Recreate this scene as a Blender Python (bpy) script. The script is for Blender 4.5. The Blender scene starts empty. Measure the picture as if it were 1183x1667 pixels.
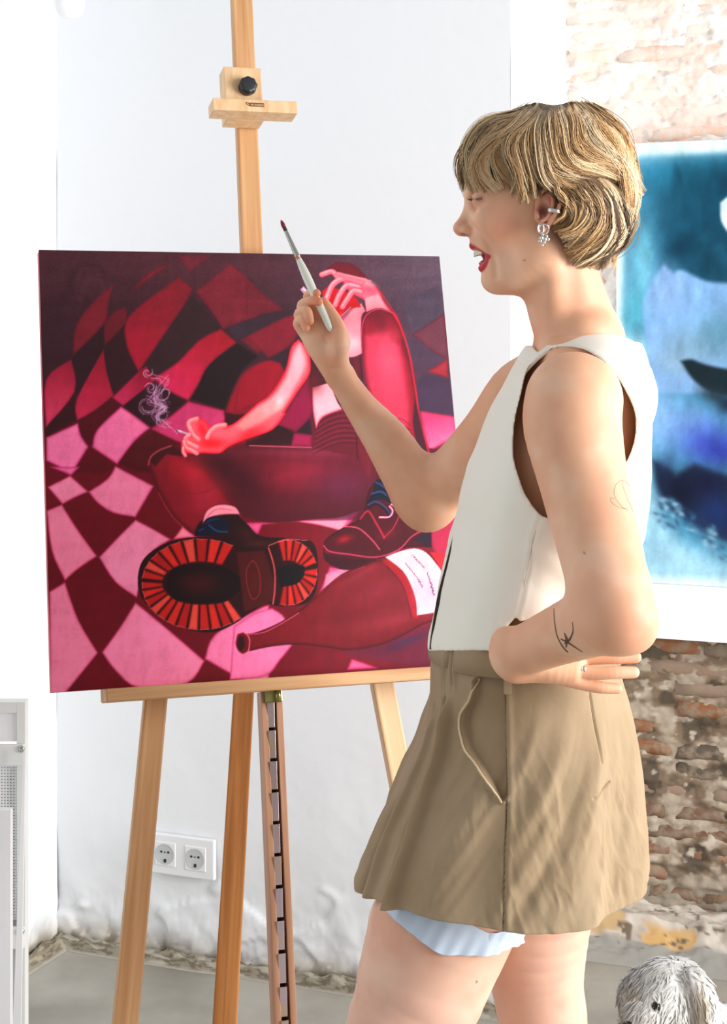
import bpy, bmesh, math, random
import numpy as np
from mathutils import Vector, Matrix

random.seed(7)
rng = np.random.default_rng(7)

# ------------------------------------------------------------------ camera, world, light, exposure
F = 2540.0          # focal length in pixels of the 1183 x 1667 frame
CX, CY = 591.5, 545.0
EYE = 1.44
W_PX, H_PX = 1183, 1667
sc = bpy.context.scene
COL = sc.collection

def link(o):
    COL.objects.link(o)
    return o

cam_data = bpy.data.cameras.new('camera')
cam = link(bpy.data.objects.new('camera', cam_data))
cam.location = (0, 0, EYE)
cam.rotation_euler = (math.pi / 2, 0, 0)
cam_data.sensor_fit = 'HORIZONTAL'
cam_data.sensor_width = 36.0
cam_data.lens = F / W_PX * 36.0
cam_data.shift_x = 0.0
cam_data.shift_y = -(H_PX / 2 - CY) / W_PX
cam_data.clip_start = 0.05
sc.camera = cam

world = bpy.data.worlds.new('daylight')
sc.world = world
world.use_nodes = True
bg = world.node_tree.nodes['Background']
bg.inputs['Color'].default_value = (0.945, 0.97, 1.0, 1)
bg.inputs['Strength'].default_value = 0.44

def area_light(name, loc, target, size, size_y, power, color):
    d = bpy.data.lights.new(name, 'AREA')
    d.shape = 'RECTANGLE'; d.size = size; d.size_y = size_y
    d.energy = power; d.color = color
    o = link(bpy.data.objects.new(name, d))
    o.location = loc
    v = Vector(target) - Vector(loc)
    o.rotation_euler = v.to_track_quat('-Z', 'Y').to_euler()
    return o
# the tall studio windows on the right-hand side, out of frame
area_light('window_light', (3.0, 1.00, 1.60), (0.2, 2.3, 1.1), 2.0, 2.2, 175, (1.0, 0.99, 0.975))

vs = sc.view_settings
vs.view_transform = 'Standard'
try: vs.look = 'None'
except Exception: pass
vs.gamma = 1.0
vs.exposure = 0.20
vs.use_curve_mapping = False

# ------------------------------------------------------------------ helpers
def px(u, v, Y):
    """world point seen at photo pixel (u, v) at depth Y"""
    return np.array([(u - CX) / F * Y, Y, EYE + (CY - v) / F * Y])

def proj(P):
    P = np.asarray(P, float)
    return CX + F * P[..., 0] / P[..., 1], CY - F * (P[..., 2] - EYE) / P[..., 1]

def srgb(r, g, b):
    c = np.array([r, g, b], float) / 255.0
    return np.where(c <= 0.04045, c / 12.92, ((c + 0.055) / 1.055) ** 2.4)

def lin(arr):
    c = np.clip(np.asarray(arr, float), 0, 255) / 255.0
    return np.where(c <= 0.04045, c / 12.92, ((c + 0.055) / 1.055) ** 2.4)

def ss(e0, e1, x):
    t = np.clip((x - e0) / (e1 - e0 + 1e-12), 0, 1)
    return t * t * (3 - 2 * t)

def material(name, color=(200, 200, 200), rough=0.6, metal=0.0, spec=0.5, attr=None, noise=None, bump=None, sss=None, coat=0, sheen=0, alpha=None, wood=None, extra=None):
    m = bpy.data.materials.new(name)
    m.use_nodes = True
    nt = m.node_tree; N = nt.nodes; L = nt.links
    b = N['Principled BSDF']
    c = list(srgb(*color)) + [1]
    b.inputs['Base Color'].default_value = c
    b.inputs['Roughness'].default_value = rough
    b.inputs['Metallic'].default_value = metal
    b.inputs['Specular IOR Level'].default_value = spec
    if coat: b.inputs['Coat Weight'].default_value = coat
    if sheen: b.inputs['Sheen Weight'].default_value = sheen
    if alpha is not None: b.inputs['Alpha'].default_value = alpha
    src = None
    tc = N.new('ShaderNodeTexCoord')
    if attr:
        a = N.new('ShaderNodeAttribute'); a.attribute_name = attr
        src = a.outputs['Color']
    if wood:      # wood = (dark colour, grain scale along object axes)
        mp = N.new('ShaderNodeMapping'); mp.inputs['Scale'].default_value = wood[1]
        L.new(tc.outputs['Object'], mp.inputs['Vector'])
        nz = N.new('ShaderNodeTexNoise'); nz.inputs['Scale'].default_value = 1.0; nz.inputs['Detail'].default_value = 6; nz.inputs['Distortion'].default_value = 0.6
        L.new(mp.outputs[0], nz.inputs['Vector'])
        rp = N.new('ShaderNodeValToRGB')
        rp.color_ramp.elements[0].position = 0.33; rp.color_ramp.elements[0].color = list(srgb(*wood[0])) + [1]
        rp.color_ramp.elements[1].position = 0.62; rp.color_ramp.elements[1].color = c
        L.new(nz.outputs['Fac'], rp.inputs['Fac']); src = rp.outputs['Color']
    if noise:     # noise = (scale, second colour, lo, hi[, detail])
        nz = N.new('ShaderNodeTexNoise'); nz.inputs['Scale'].default_value = noise[0]; nz.inputs['Detail'].default_value = noise[4] if len(noise) > 4 else 5
        L.new(tc.outputs['Object'], nz.inputs['Vector'])
        mr = N.new('ShaderNodeMapRange'); mr.inputs['From Min'].default_value = noise[2]; mr.inputs['From Max'].default_value = noise[3]
        L.new(nz.outputs['Fac'], mr.inputs['Value'])
        mx = N.new('ShaderNodeMix'); mx.data_type = 'RGBA'
        L.new(mr.outputs[0], mx.inputs['Factor'])
        if src is not None: L.new(src, mx.inputs['A'])
        else: mx.inputs['A'].default_value = c
        mx.inputs['B'].default_value = list(srgb(*noise[1])) + [1]
        src = mx.outputs['Result']
    if src is not None: L.new(src, b.inputs['Base Color'])
    if bump:      # bump = (scale, strength, distance)
        bz = N.new('ShaderNodeTexNoise'); bz.inputs['Scale'].default_value = bump[0]; bz.inputs['Detail'].default_value = 6
        L.new(tc.outputs['Object'], bz.inputs['Vector'])
        bp = N.new('ShaderNodeBump'); bp.inputs['Strength'].default_value = bump[1]; bp.inputs['Distance'].default_value = bump[2]
        L.new(bz.outputs['Fac'], bp.inputs['Height']); L.new(bp.outputs['Normal'], b.inputs['Normal'])
    if sss:       # sss = (weight, radius rgb, scale)
        b.inputs['Subsurface Weight'].default_value = sss[0]
        b.inputs['Subsurface Radius'].default_value = sss[1]
        b.inputs['Subsurface Scale'].default_value = sss[2]
    return m

def mesh_obj(name, verts, faces, mat, parent=None, smooth=False, colors=None):
    """verts (n,3), faces list or int array (m,k); colors (n,3) linear"""
    me = bpy.data.meshes.new(name)
    V = np.asarray(verts, np.float32)
    if isinstance(faces, np.ndarray):
        k = faces.shape[1]; m = len(faces)
        me.vertices.add(len(V)); me.vertices.foreach_set('co', V.ravel())
        me.loops.add(m * k); me.loops.foreach_set('vertex_index', faces.astype(np.int32).ravel())
        me.polygons.add(m); me.polygons.foreach_set('loop_start', np.arange(0, m * k, k, dtype=np.int32))
        try: me.polygons.foreach_set('loop_total', np.full(m, k, dtype=np.int32))
        except Exception: pass
        me.update(calc_edges=True)
    else:
        me.from_pydata([tuple(map(float, p)) for p in V], [], [tuple(int(i) for i in f) for f in faces])
        me.update()
    if smooth: me.polygons.foreach_set('use_smooth', np.ones(len(me.polygons), bool))
    if colors is not None:
        ca = me.color_attributes.new('Col', 'FLOAT_COLOR', 'POINT')
        cc = np.ones((len(V), 4), np.float32); cc[:, :3] = colors
        ca.data.foreach_set('color', cc.ravel())
    me.validate()
    if mat: me.materials.append(mat)
    o = link(bpy.data.objects.new(name, me))
    if parent is not None:
        o.parent = parent
        o.matrix_parent_inverse = PARENT_INV.get(parent.name, Matrix())
    return o

PARENT_INV = {}
def thing(name, label, cat, loc=(0, 0, 0), group=None):
    o = link(bpy.data.objects.new(name, None))
    o.empty_display_size = 0.05
    o.location = [float(x) for x in loc]
    PARENT_INV[o.name] = Matrix.Translation(-Vector(o.location))
    o['label'] = label; o['category'] = cat
    if group: o['group'] = group
    return o

def tag(o, label, cat, group=None):
    o['label'] = label; o['category'] = cat
    if group: o['group'] = group
    return o

def struct(o):
    o['kind'] = 'structure'
    return o

def bm_obj(name, bm, mat, parent=None, smooth=False):
    me = bpy.data.meshes.new(name)
    bmesh.ops.recalc_face_normals(bm, faces=bm.faces)
    bm.to_mesh(me); bm.free()
    if smooth: me.polygons.foreach_set('use_smooth', np.ones(len(me.polygons), bool))
    if mat: me.materials.append(mat)
    o = link(bpy.data.objects.new(name, me))
    if parent is not None:
        o.parent = parent; o.matrix_parent_inverse = PARENT_INV.get(parent.name, Matrix())
    return o

def frame_box(bm, o, ax, ay, az, x0, x1, y0, y1, z0, z1, bevel=0.0):
    """box spanned in frame (origin o, axes ax ay az)"""
    o = np.asarray(o, float); vs_ = []
    for z in (z0, z1):
        for (x, y) in ((x0, y0), (x1, y0), (x1, y1), (x0, y1)):
            vs_.append(bm.verts.new(tuple(o + ax * x + ay * y + az * z)))
    q = [(0, 1, 2, 3), (4, 7, 6, 5), (0, 4, 5, 1), (1, 5, 6, 2), (2, 6, 7, 3), (3, 7, 4, 0)]
    fs = [bm.faces.new([vs_[i] for i in f]) for f in q]
    if bevel:
        es = list({e for f in fs for e in f.edges})
        bmesh.ops.bevel(bm, geom=es, offset=bevel, segments=2, affect='EDGES', profile=0.6)

EX, EY, EZ = np.array([1., 0, 0]), np.array([0, 1., 0]), np.array([0, 0, 1.])

def box_obj(name, o, ax, ay, az, dims, mat, parent=None, bevel=0.001, smooth=False):
    bm = bmesh.new()
    frame_box(bm, o, ax, ay, az, *dims, bevel=bevel)
    return bm_obj(name, bm, mat, parent, smooth)

def beam(name, p0, p1, wdir, w0, w1, d0, d1, mat, parent=None, bevel=0.003):
    """tapered bar from p0 to p1; wdir: direction of its width; object origin at p0 with Z along the bar so the grain follows it"""
    p0 = np.asarray(p0, float); p1 = np.asarray(p1, float)
    Lg = np.linalg.norm(p1 - p0); az = (p1 - p0) / Lg
    ax = np.asarray(wdir, float); ax = ax - az * ax.dot(az); ax /= np.linalg.norm(ax)
    ay = np.cross(az, ax)
    bm = bmesh.new(); vs_ = []
    for (t, w, d) in ((0, w0, d0), (Lg, w1, d1)):
        for (x, y) in ((-1, -1), (1, -1), (1, 1), (-1, 1)):
            vs_.append(bm.verts.new((x * w / 2, y * d / 2, t)))
    q = [(0, 1, 2, 3), (4, 7, 6, 5), (0, 4, 5, 1), (1, 5, 6, 2), (2, 6, 7, 3), (3, 7, 4, 0)]
    for f in q: bm.faces.new([vs_[i] for i in f])
    if bevel: bmesh.ops.bevel(bm, geom=list(bm.edges), offset=bevel, segments=2, affect='EDGES', profile=0.6)
    o = bm_obj(name, bm, mat)
    M = Matrix(((ax[0], ay[0], az[0], p0[0]), (ax[1], ay[1], az[1], p0[1]), (ax[2], ay[2], az[2], p0[2]), (0, 0, 0, 1)))
    if parent is not None:
        o.parent = parent; o.matrix_parent_inverse = PARENT_INV.get(parent.name, Matrix())
    o.matrix_basis = M
    return o

def cell_curve(P, n=4):
    """closed outline: smooth runs between sharp corners"""
    P = np.asarray(P, float); m = len(P); cor = []
    for i in range(m):
        a = P[i] - P[i - 1]; b = P[(i + 1) % m] - P[i]; c = a.dot(b) / (np.linalg.norm(a) * np.linalg.norm(b) + 1e-9)
        if c < .62: cor.append(i)
    if len(cor) < 2: return catmull(P, n, True)
    out = []
    for j, i0 in enumerate(cor):
        i1 = cor[(j + 1) % len(cor)]; idx = [i0]; k = i0
        while k != i1: k = (k + 1) % m; idx.append(k)
        out.append(catmull(P[idx], n)[:-1])
    return np.concatenate(out)

def catmull(P, n=8, closed=False):
    P = np.asarray(P, float); m = len(P); out = []
    segs = m if closed else m - 1
    for i in range(segs):
        if closed: a, b, c, d = P[(i - 1) % m], P[i], P[(i + 1) % m], P[(i + 2) % m]
        else: a, b, c, d = P[max(i - 1, 0)], P[i], P[i + 1], P[min(i + 2, m - 1)]
        for t in np.arange(n) / n:
            out.append(0.5 * ((2 * b) + (-a + c) * t + (2 * a - 5 * b + 4 * c - d) * t * t + (-a + 3 * b - 3 * c + d) * t ** 3))
    if not closed: out.append(P[-1])
    return np.array(out)

def tube(points, radii, seg=8, cap=True, flat=None):
    """verts, faces of a tube along points; flat = (axis, factor) squashes sections along a world axis"""
    P = np.asarray(points, float); R = np.broadcast_to(np.asarray(radii, float), (len(P),))
    T = np.gradient(P, axis=0); T /= np.linalg.norm(T, axis=1)[:, None] + 1e-12
    ref = np.array([0, 0, 1.]) if abs(T[0][2]) < 0.9 else np.array([1., 0, 0])
    V = []; F_ = []
    n = np.cross(T[0], ref); n /= np.linalg.norm(n)
    for i in range(len(P)):
        n = n - T[i] * n.dot(T[i]); n /= np.linalg.norm(n); b = np.cross(T[i], n)
        for k in range(seg):
            a = 2 * math.pi * k / seg
            off = n * math.cos(a) + b * math.sin(a)
            if flat is not None:
                ax_ = np.asarray(flat[0], float); off = off - ax_ * off.dot(ax_) * (1 - flat[1])
            V.append(P[i] + R[i] * off)
    for i in range(len(P) - 1):
        for k in range(seg):
            F_.append((i * seg + k, i * seg + (k + 1) % seg, (i + 1) * seg + (k + 1) % seg, (i + 1) * seg + k))
    if cap:
        F_.append(tuple(range(seg))[::-1]); F_.append(tuple((len(P) - 1) * seg + k for k in range(seg)))
    return np.array(V), F_

def merge(parts):
    V = []; F_ = []; n = 0
    for v, f in parts:
        V.append(v); F_ += [tuple(i + n for i in q) for q in f]; n += len(v)
    return np.concatenate(V), F_

# numpy value noise -------------------------------------------------
def _hash(ix, iy, iz):
    h = (ix.astype(np.int64) * 374761393 + iy.astype(np.int64) * 668265263 + iz.astype(np.int64) * 2147483647) & 0xffffffff
    h = ((h ^ (h >> 13)) * 1274126177) & 0xffffffff
    return ((h ^ (h >> 16)) & 0xffff) / 65535.0
def vnoise(P):
    P = np.asarray(P, float); I = np.floor(P).astype(np.int64); f = P - I; f = f * f * (3 - 2 * f)
    r = 0
    for dx in (0, 1):
        for dy in (0, 1):
            for dz in (0, 1):
                w = (f[..., 0] if dx else 1 - f[..., 0]) * (f[..., 1] if dy else 1 - f[..., 1]) * (f[..., 2] if dz else 1 - f[..., 2])
                r = r + w * _hash(I[..., 0] + dx, I[..., 1] + dy, I[..., 2] + dz)
    return r
def fbm(P, octv=4):
    r = 0; a = 0.5; P = np.asarray(P, float)
    for i in range(octv):
        r = r + a * vnoise(P * 2 ** i + 17.3 * i); a *= 0.5
    return r / (1 - 0.5 ** octv)

# flat paint on a raster, in photo pixel coordinates ----------------
class Raster:
    def __init__(s, u0, v0, u1, v1, res, base):
        s.u0, s.v0, s.res = u0, v0, res
        s.h, s.w = int((v1 - v0) * res), int((u1 - u0) * res)
        s.im = np.zeros((s.h, s.w, 3)); s.im[:] = base
        s.U, s.V = np.meshgrid(u0 + (np.arange(s.w) + .5) / res, v0 + (np.arange(s.h) + .5) / res)
    def box(s, pts, pad):
        a = (pts.min(0) - pad - [s.u0, s.v0]) * s.res; b = (pts.max(0) + pad - [s.u0, s.v0]) * s.res
        x0, y0 = max(int(a[0]), 0), max(int(a[1]), 0); x1, y1 = min(int(b[0]) + 2, s.w), min(int(b[1]) + 2, s.h)
        return (slice(y0, y1), slice(x0, x1)) if x1 > x0 and y1 > y0 else None
    def sdist(s, pts, sl, closed=True):
        U, V = s.U[sl], s.V[sl]; d = np.full(U.shape, 1e9); ins = np.zeros(U.shape, bool)
        n = len(pts)
        for i in range(n if closed else n - 1):
            a = pts[i]; b = pts[(i + 1) % n]; e = b - a; L2 = e.dot(e) + 1e-9
            t = np.clip(((U - a[0]) * e[0] + (V - a[1]) * e[1]) / L2, 0, 1)
            d = np.minimum(d, (U - a[0] - t * e[0]) ** 2 + (V - a[1] - t * e[1]) ** 2)
            if closed:
                c = (a[1] > V) != (b[1] > V)
                with np.errstate(divide='ignore', invalid='ignore'):
                    xx = a[0] + (V - a[1]) / (b[1] - a[1] + 1e-12) * e[0]
                ins ^= c & (U < xx)
        d = np.sqrt(d)
        return np.where(ins, -d, d) if closed else d
    def fill(s, pts, col, soft=1.0, curve=4, col2=None, grad=None, alpha=1.0, edge=None):
        P = np.asarray(pts, float)
        if curve: P = cell_curve(P, curve)
        sl = s.box(P, soft * 2 + 2)
        if sl is None: return
        d = s.sdist(P, sl); m = np.clip(0.5 - d / (2 * soft), 0, 1); m = m * m * (3 - 2 * m) * alpha
        c = np.broadcast_to(np.array(col, float), m.shape + (3,))
        if col2 is not None:
            a, b = np.array(grad[0], float), np.array(grad[1], float); e = b - a
            t = np.clip(((s.U[sl] - a[0]) * e[0] + (s.V[sl] - a[1]) * e[1]) / e.dot(e), 0, 1)[..., None]
            c = c * (1 - t) + np.array(col2, float) * t
        if edge is not None:   # edge = (colour, width, strength)
            w = np.exp(-(np.minimum(d, 0) / edge[1]) ** 2)[..., None] * edge[2]
            c = c * (1 - w) + np.array(edge[0], float) * w
        s.im[sl] = s.im[sl] * (1 - m[..., None]) + c * m[..., None]
    def stroke(s, pts, col, w=1.0, soft=0.7, alpha=1.0, curve=5, taper=False):
        P = np.asarray(pts, float)
        if curve: P = catmull(P, curve)
        sl = s.box(P, w + soft * 2 + 2)
        if sl is None: return
        d = s.sdist(P, sl, False)
        m = np.clip((w / 2 + soft - d) / (2 * soft), 0, 1); m = m * m * (3 - 2 * m) * alpha
        s.im[sl] = s.im[sl] * (1 - m[..., None]) + np.array(col, float) * m[..., None]
    def blob(s, u, v, ru, rv, col, alpha=1.0, ang=0, power=1.0):
        c, q = math.cos(ang), math.sin(ang); r = max(ru, rv) * 2.4
        sl = s.box(np.array([[u - r, v - r], [u + r, v + r]]), 0)
        if sl is None: return
        dx, dy = s.U[sl] - u, s.V[sl] - v
        m = (np.exp(-(((dx * c + dy * q) / ru) ** 2 + ((-dx * q + dy * c) / rv) ** 2) ** power) * alpha)[..., None]
        s.im[sl] = s.im[sl] * (1 - m) + np.array(col, float) * m
    def sample(s, u, v):
        x = np.clip((u - s.u0) * s.res - .5, 0, s.w - 1.001); y = np.clip((v - s.v0) * s.res - .5, 0, s.h - 1.001)
        i, j = x.astype(int), y.astype(int); a, b = (x - i)[..., None], (y - j)[..., None]
        I = s.im
        return (I[j, i] * (1 - a) + I[j, i + 1] * a) * (1 - b) + (I[j + 1, i] * (1 - a) + I[j + 1, i + 1] * a) * b
# ------------------------------------------------------------------ the room
YAW = math.radians(21.0)
D = np.array([math.cos(YAW), -math.sin(YAW), 0.])     # along the back walls, to the right
NB = np.array([math.sin(YAW), math.cos(YAW), 0.])     # away from the camera, into the walls
CORNER = np.array([-0.729, 3.713, 0.])                # back-left corner
PILLAR = CORNER + D * 1.115                           # right end of the white wall
BR0 = PILLAR + NB * 0.50                              # start of the brick wall
HW = 3.0

M_wall = material('plaster_white', (247, 248, 250), 0.75, noise=(2.0, (240, 243, 247), 0.35, 0.7), bump=(26, 0.18, 0.004))
M_wall2 = material('plaster_white_smooth', (250, 251, 253), 0.7, bump=(14, 0.08, 0.004))
M_floor = material('concrete_floor', (172, 167, 156), 0.5, noise=(3.4, (126, 121, 110), 0.38, 0.70, 9), bump=(30, 0.25, 0.003))
M_white = material('white_lacquer', (248, 249, 250), 0.35)
M_offwhite = material('white_enamel', (238, 240, 236), 0.4)
M_steel = material('zinc_steel', (190, 192, 192), 0.3, metal=0.9)
M_attr_matte = material('plain_attribute', attr='Col', rough=0.85, spec=0.2)

def add_crack(m):
    pass

def wall_grid(name, o, ax, L, z0, z1, n, nu, nv, mat, disp=None, colf=None):
    """vertical sheet starting at o, running L along ax, displaced along n"""
    s = np.linspace(0, L, nu); z = np.linspace(z0, z1, nv)
    S, Z = np.meshgrid(s, z)
    P = o + ax * S[..., None] + EZ * Z[..., None]
    if disp is not None: P = P + n * disp(S, Z)[..., None]
    idx = np.arange(nu * nv).reshape(nv, nu)
    f = np.stack([idx[:-1, :-1], idx[:-1, 1:], idx[1:, 1:], idx[1:, :-1]], -1).reshape(-1, 4)
    col = colf(S, Z).reshape(-1, 3) if colf else None
    return mesh_obj(name, P.reshape(-1, 3), f, mat, None, True, col)

# floor
def floor_mesh():
    b = bmesh.new()
    pts = [(-3.2, -1.6), (4.2, -1.6), (4.2, 4.2), (-3.2, 4.9)]
    v0 = [b.verts.new((x, y, 0)) for x, y in pts]; v1 = [b.verts.new((x, y, -0.08)) for x, y in pts]
    b.faces.new(v0); b.faces.new(v1[::-1])
    for i in range(4): b.faces.new((v0[i], v1[i], v1[(i + 1) % 4], v0[(i + 1) % 4]))
    return b
struct(bm_obj('floor', floor_mesh(), M_floor))

# white wall at the back, old uneven plaster that crumbles at the foot
def disp_back(S, Z):
    P = np.stack([S * 7, Z * 7, S * 0 + 3.1], -1)
    lump = (fbm(P, 4) - 0.5) * 0.006
    foot = ss(0.30, 0.0, Z) * (fbm(np.stack([S * 16, Z * 16, S * 0], -1), 4) - 0.45) * 0.018
    flake = ss(0.50, 0.53, fbm(np.stack([S * 5 + 9, Z * 9, S * 0 + 1], -1), 3)) * ss(0.33, 0.12, Z) * -0.007
    return lump * ss(0.9, 0.2, Z) + foot + flake
def col_back(S, Z):
    c = np.empty(S.shape + (3,)); c[:] = srgb(240, 243, 246)
    dirt = ss(0.075, 0.0, Z - 0.05 * (fbm(np.stack([S * 14, Z * 6, S * 0], -1), 4) - 0.5))
    k = (fbm(np.stack([S * 40, Z * 50, S * 0 + 5], -1), 3))[..., None]
    dc = srgb(138, 124, 100) * (1 - ss(.4, .6, k)) + srgb(214, 206, 190) * ss(.4, .6, k)
    return c * (1 - dirt[..., None]) + dc * dirt[..., None]
M_back = material('old_white_plaster', attr='Col', rough=0.8, spec=0.25, bump=(40, 0.2, 0.003))
struct(wall_grid('wall_back', CORNER, D, 1.115, 0, HW, -NB, 300, 420, M_back, disp_back, col_back))
struct(box_obj('wall_back_core', CORNER + NB * 0.02, D, NB, EZ, (-0.05, 1.115 + 0.0, 0.0, 0.12, 0, HW), M_wall2, bevel=0))
# left wall, running towards the camera
def disp_left(S, Z): return (fbm(np.stack([S * 6, Z * 6, S * 0 + 8], -1), 3) - 0.5) * 0.006 + ss(0.2, 0, Z) * (fbm(np.stack([S * 18, Z * 18, S * 0], -1), 4) - 0.45) * 0.03
struct(wall_grid('wall_left', CORNER - NB * 3.2, NB, 3.2, 0, HW, D, 260, 260, M_back, disp_left, col_back))
# side face of the white wall, turned to the windows, ragged where the plaster meets the brick
def pillar_side():
    n = 140; z = np.linspace(0, HW, n)
    edge = 0.50 + (fbm(np.stack([z * 9, z * 0, z * 0 + 2], -1), 4) - 0.5) * 0.035
    V = []; F_ = []
    for i in range(n):
        for t in (0, 0.5, 1.0):
            p = PILLAR + NB * (edge[i] * t) + EZ * z[i]
            V.append(p + D * (0.004 * (fbm(np.array([[t * 5, z[i] * 5, 0]]), 3)[0] - .5)))
        V.append(PILLAR + NB * (edge[i]) + EZ * z[i] - D * 0.03)
    for i in range(n - 1):
        for k in range(3): F_.append((i * 4 + k, i * 4 + k + 1, i * 4 + 5 + k, i * 4 + 4 + k))
    return mesh_obj('wall_side', V, F_, M_wall2)
struct(pillar_side())

# crumbling rubble line where the plaster meets the floor
def rubble(name, o, ax, n, L, w, h, seed, cols, nu=260, nv=14):
    s = np.linspace(0, L, nu); t = np.linspace(0, 1, nv); S, T = np.meshgrid(s, t)
    a = fbm(np.stack([S * 22, T * 2, S * 0 + seed], -1), 4); b = fbm(np.stack([S * 45, T * 6, S * 0 + seed + 4], -1), 4)
    wid = w * (0.55 + 0.9 * fbm(np.stack([S * 5, S * 0, S * 0 + seed], -1), 3))
    P = o + ax * S[..., None] + n * (T * wid)[..., None] + EZ * ((1 - T) ** 1.2 * h * (0.4 + 1.2 * a) + (b - 0.4) * 0.014 * (1 - T * 0.8) + 0.001)[..., None]
    P[..., 2] = np.maximum(P[..., 2], 0.0006); P[-1, :, 2] = 0.0004
    k = fbm(np.stack([S * 60, T * 12, S * 0 + seed + 7], -1), 3)[..., None]
    c = srgb(*cols[0]) * (1 - ss(.42, .52, k)) + srgb(*cols[1]) * ss(.42, .52, k)
    k2 = ss(.58, .66, fbm(np.stack([S * 30, T * 5, S * 0 + seed + 9], -1), 3))[..., None]
    c = c * (1 - k2) + srgb(*cols[2]) * k2
    fl = ss(.7, 1., T)[..., None]; c = c * (1 - fl) + srgb(172, 166, 154) * fl
    idx = np.arange(nu * nv).reshape(nv, nu)
    f = np.stack([idx[:-1, :-1], idx[1:, :-1], idx[1:, 1:], idx[:-1, 1:]], -1).reshape(-1, 4)
    return struct(mesh_obj(name, P.reshape(-1, 3), f, M_attr_matte, None, True, c.reshape(-1, 3)))
rubble('trim_back', CORNER - NB * 0.012, D, -NB, 1.10, 0.045, 0.022, 1, ((112, 103, 86), (146, 138, 122), (172, 166, 152)))
rubble('trim_left', CORNER + D * 0.012, -NB, D, 1.6, 0.055, 0.024, 5, ((118, 108, 90), (150, 141, 122), (172, 160, 138)), nu=300)

# ---- brick wall
M_mortar = material('lime_mortar', attr='Col', rough=0.95, spec=0.1, bump=(60, 0.5, 0.004))
M_brick = material('old_brick', attr='Col', rough=0.92, spec=0.12, bump=(85, 0.6, 0.003), noise=(48, (226, 218, 208), .50, .66, 8))
PITCH = 0.0485
def pale_share(S, Z):      # share of the pale tone, full above the ledge, fading out below it
    return ss(0.70, 1.25, Z + 0.25 * (fbm(np.stack([S * 5, Z * 5, S * 0 + 2], -1), 3) - .5))
def mortar_disp(S, Z):
    a = fbm(np.stack([S * 14, Z * 20, S * 0 + 1], -1), 4) - .5
    b = fbm(np.stack([S * 50, Z * 60, S * 0 + 1], -1), 3) - .5
    row = np.abs(((Z / PITCH + 0.04 * np.sin(S * 9)) % 1) - 0.5) * 2      # 1 at the joints
    return 0.004 + a * 0.024 + b * 0.012 + ss(.4, 1., row) * 0.004
def mortar_col(S, Z):
    k = fbm(np.stack([S * 18, Z * 26, S * 0 + 4], -1), 4)
    k2 = fbm(np.stack([S * 45, Z * 60, S * 0 + 6], -1), 3)
    up = srgb(232, 228, 222) * np.ones(S.shape + (3,)); pinkish = srgb(236, 212, 200)
    t = ss(.42, .62, k)[..., None]; up = up * (1 - t) + pinkish * t
    t = ss(.66, .74, k2)[..., None]; up = up * (1 - t) + srgb(206, 196, 188) * t
    low = srgb(122, 104, 86) * np.ones(S.shape + (3,))
    t = ss(.48, .62, k)[..., None]; low = low * (1 - t) + srgb(168, 154, 136) * t
    t = ss(.44, .36, k)[..., None]; low = low * (1 - t) + srgb(88, 78, 66) * t
    t = ss(.64, .72, k2)[..., None]; low = low * (1 - t) + srgb(180, 168, 152) * t
    gl = ss(.22, .08, Z)[..., None]; low = low * (1 - gl * .6) + srgb(126, 120, 108) * gl * .6
    w = pale_share(S, Z)[..., None]
    return low * (1 - w) + up * w
struct(wall_grid('wall_right', BR0 - D * 0.03, D, 1.30, 0, HW, -NB, 330, 760, M_mortar, mortar_disp, mortar_col))
struct(box_obj('wall_right_core', BR0 + NB * 0.03, D, NB, EZ, (-0.1, 4.2, 0, 0.12, 0, HW), M_wall2, bevel=0))
wall_right = bpy.data.objects['wall_right']

def brick_template(seed, L, H):
    b = bmesh.new(); frame_box(b, (0, 0, 0), EX, EY, EZ, 0, L, -0.030, 0.0, 0, H, bevel=0.0)
    bmesh.ops.subdivide_edges(b, edges=[e for e in b.edges if abs((e.verts[0].co - e.verts[1].co).x) > 0.01], cuts=5, use_grid_fill=True)
    bmesh.ops.subdivide_edges(b, edges=[e for e in b.edges if abs((e.verts[0].co - e.verts[1].co).z) > 0.02], cuts=2, use_grid_fill=True)
    b.verts.ensure_lookup_table()
    co = np.array([v.co[:] for v in b.verts])
    nz = np.stack([fbm(co * 42 + seed * 7 + k * 31, 3) - .5 for k in range(3)], -1)
    ends = np.minimum(co[:, 0], L - co[:, 0]); te = np.minimum(co[:, 2], H - co[:, 2])
    back = (np.minimum(ends, te) < 0.001) & (co[:, 1] < -0.02)
    for i, v in enumerate(b.verts):
        v.co = Vector(co[i] + nz[i] * [0.014, 0.008, 0.008]) + Vector((0, 0.006 if back[i] else 0, 0))
    me = bpy.data.meshes.new('brick'); bmesh.ops.recalc_face_normals(b, faces=b.faces); b.to_mesh(me); b.free()
    me.polygons.foreach_set('use_smooth', np.ones(len(me.polygons), bool))
    return me
M_brick_low = material('eroded_brick', attr='Col', rough=0.92, spec=0.12, bump=(85, 0.6, 0.003), noise=(40, (142, 126, 108), .46, .66, 8))
def brick_paint(me, base, o0, worn):
    m2 = me.copy()
    co = np.empty(len(m2.vertices) * 3); m2.vertices.foreach_get('co', co); co = co.reshape(-1, 3)
    k = fbm(co * 55 + o0, 4)[:, None]
    c = srgb(*base) * np.ones((len(co), 3)); t = ss(.48, .62, k) * worn
    c = c * (1 - t) + (srgb(226, 220, 210) if worn > .5 else srgb(160, 146, 128)) * t
    ca = m2.color_attributes.new('Col', 'FLOAT_COLOR', 'POINT'); cc = np.ones((len(co), 4), np.float32); cc[:, :3] = c
    ca.data.foreach_set('color', cc.ravel()); m2.materials.clear(); m2.materials.append(M_brick if worn > .5 else M_brick_low)
    return m2
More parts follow.
